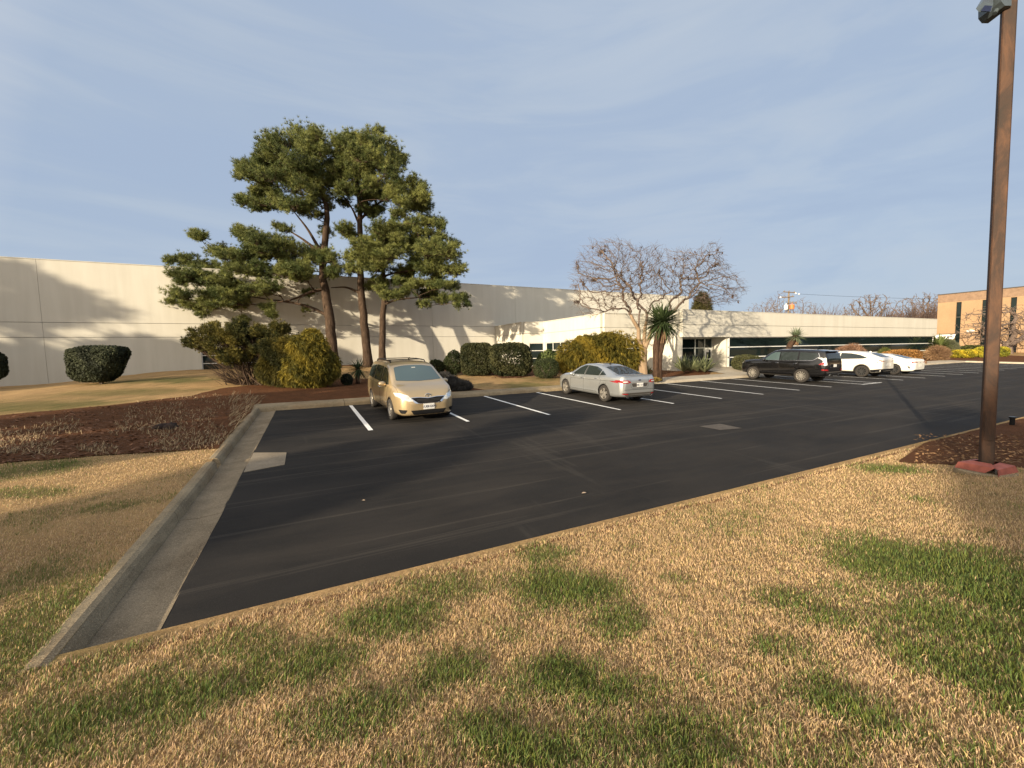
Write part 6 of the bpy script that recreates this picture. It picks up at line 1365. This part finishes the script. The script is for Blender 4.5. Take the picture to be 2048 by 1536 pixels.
# ================================================================== trees out of the frame
def place_tree(src, loc, rz, lab, s): return dup(src, loc, rz, lab, s)
def gl(x, y): return (x, y, float(gz(x, y))-.1)
c1 = crown_tree('shade_tree', 'dense tree out of view behind the viewer, left of the street', gl(-30.5, -5.9), 8.8, 3.6, 91, 3600, .12)
c2 = crown_tree('shade_tree', 'thin crowned tree out of view by the middle of the left lawn', gl(-31.5, 26.5), 8.8, 3.6, 92, 1500, .12); c2.scale = (1.9, 1.9, 1.16)
OV = [ # x, y, height, width
 (-25.3,2.7,8.3,4.4,'low dense tree out of view left of the kerb'),(-27.8,7.2,8.9,4.6,'middling tree out of view behind the left mulch bed'),
 (-50,24.5,11.4,8,'tree out of view by the left end of the warehouse wall'),(-43.5,24,10.4,7,'second tree from the left end of the warehouse wall, out of view'),(-37.5,25.5,10.9,7.5,'third tree from the left end of the warehouse wall, out of view'),(-25.5,28.5,10.0,6,'tree out of view nearest the warehouse wall'),
 (-50.5,26.5,17.6,7.5,'tallest tree out of view left of the warehouse'),(-22.3,-13.1,9.3,3.2,'slim tree out of view behind the viewer, across the corner')]
for i, (x, y, H_, W_, lb) in enumerate(OV): place_tree(c2 if y > 20 else c1, gl(x, y), i*1.1, lb, (W_/3.6, W_/3.6, H_/8.8))
for i in range(20): place_tree(c1, gl(45+i*8+2*math.sin(i*2.1), -20-3*math.cos(i*1.7)), i*.9, 'tree in the row across the street behind the viewer', (2.6+.5*math.sin(i), 2.6, 1.05+.2*math.cos(i*1.3)))

for i in range(5): place_tree(c1, gl(37+i*7, -10-1.5*math.cos(i*2.1)), i*.7, 'low tree added out of view to the right, to shade the lawn mirrored in the windows', (1.9, 1.9, .62+.05*math.sin(i)))  # unseen row added to darken the lawn that the office windows mirror
# ================================================================== CAMERA, SUN, SKY
cd = bpy.data.cameras.new('camera'); cam = bpy.data.objects.new('camera', cd); COL.objects.link(cam)
cd.sensor_width = 36; cd.lens = 36*F/2048; cd.clip_end = 3000; cd.clip_start = .05
m = Matrix((RT, UP, -fw)).transposed().to_4x4(); m.translation = Vector(CAMP); cam.matrix_world = m; S.camera = cam
sd = bpy.data.lights.new('sun', 'SUN'); sun = bpy.data.objects.new('sun', sd); COL.objects.link(sun); sd.energy = 4.8; sd.angle = math.radians(.6); sd.color = (1, .835, .60)
sun.rotation_euler = Vector(SD).to_track_quat('-Z', 'Y').to_euler(); sun.location = (0, 0, 60)
w = bpy.data.worlds.new('World'); S.world = w; w.use_nodes = True; nt = w.node_tree; nt.nodes.clear()
def nn(t, **k):
    q = nt.nodes.new('ShaderNode'+t)
    for a, b in k.items(): setattr(q, a, b)
    return q
sky = nn('TexSky', sky_type='NISHITA', sun_disc=False); sky.sun_elevation = SUNEL; sky.sun_rotation = math.atan2(-SD[0], -SD[1]); sky.air_density = 1.0; sky.dust_density = 1.2; sky.ozone_density = 1.5; sky.altitude = 0
tc = nn('TexCoord'); 
def mp(sc, rot): q = nn('Mapping'); q.inputs['Scale'].default_value = sc; q.inputs['Rotation'].default_value = rot; nt.links.new(tc.outputs['Generated'], q.inputs[0]); return q.outputs[0]
def ns(sc, det, v, d=0, ro=.5): q = nn('TexNoise'); q.inputs['Scale'].default_value = sc; q.inputs['Detail'].default_value = det; q.inputs['Distortion'].default_value = d; q.inputs['Roughness'].default_value = ro; nt.links.new(v, q.inputs[0]); return q.outputs['Fac']
def rp(f, st):
    q = nn('ValToRGB'); e = q.color_ramp.elements
    while len(e) < len(st): e.new(.5)
    for el, (p, c) in zip(e, st): el.position = p; el.color = (c, c, c, 1)
    nt.links.new(f, q.inputs[0]); return q.outputs[0]
def mx(f, a, b, mode='MIX'):
    q = nn('MixRGB', blend_type=mode)
    for k, v in (('Fac', f), ('Color1', a), ('Color2', b)):
        if isinstance(v, (int, float)): q.inputs[k].default_value = v
        elif isinstance(v, tuple): q.inputs[k].default_value = (*v, 1)
        else: nt.links.new(v, q.inputs[k])
    return q.outputs[0]
veil = ns(1.1, 4, mp((1, 1, 2.2), (0.1, .15, .4)), .4); streak = ns(2.2, 6, mp((.55, 1.5, 5.5), (.10, .16, .35)), .5, .55)
# thin high cloud: even milky veil with soft streaks, keeps the blue of the sky between
cl = mx(rp(veil, [(.30, .82), (.70, .93)]), sky.outputs[0], (2.85, 3.43, 4.32))
cl = mx(rp(streak, [(.34, .5), (.56, .0)]), cl, (2.3, 2.95, 4.1))
cl = mx(rp(streak, [(.44, .0), (.74, .6)]), cl, (3.3, 3.75, 4.35))
# the hazy sky is brighter and warmer round the sun (behind the viewer)
vm = nn('VectorMath', operation='DOT_PRODUCT'); nt.links.new(tc.outputs['Generated'], vm.inputs[0]); vm.inputs[1].default_value = tuple(-SD)
cl = mx(rp(vm.outputs['Value'], [(.02, 0), (.55, .35), (1, 1)]), cl, (13.0, 11.2, 8.8))
bg = nn('Background'); bg.inputs['Strength'].default_value = .084; nt.links.new(cl, bg.inputs[0]); ow = nn('OutputWorld'); nt.links.new(bg.outputs[0], ow.inputs[0])
S.view_settings.view_transform = 'Standard'; S.view_settings.look = 'None'; S.view_settings.exposure = .92; S.view_settings.gamma = 1
S.cycles.max_bounces = 6; S.cycles.transparent_max_bounces = 4
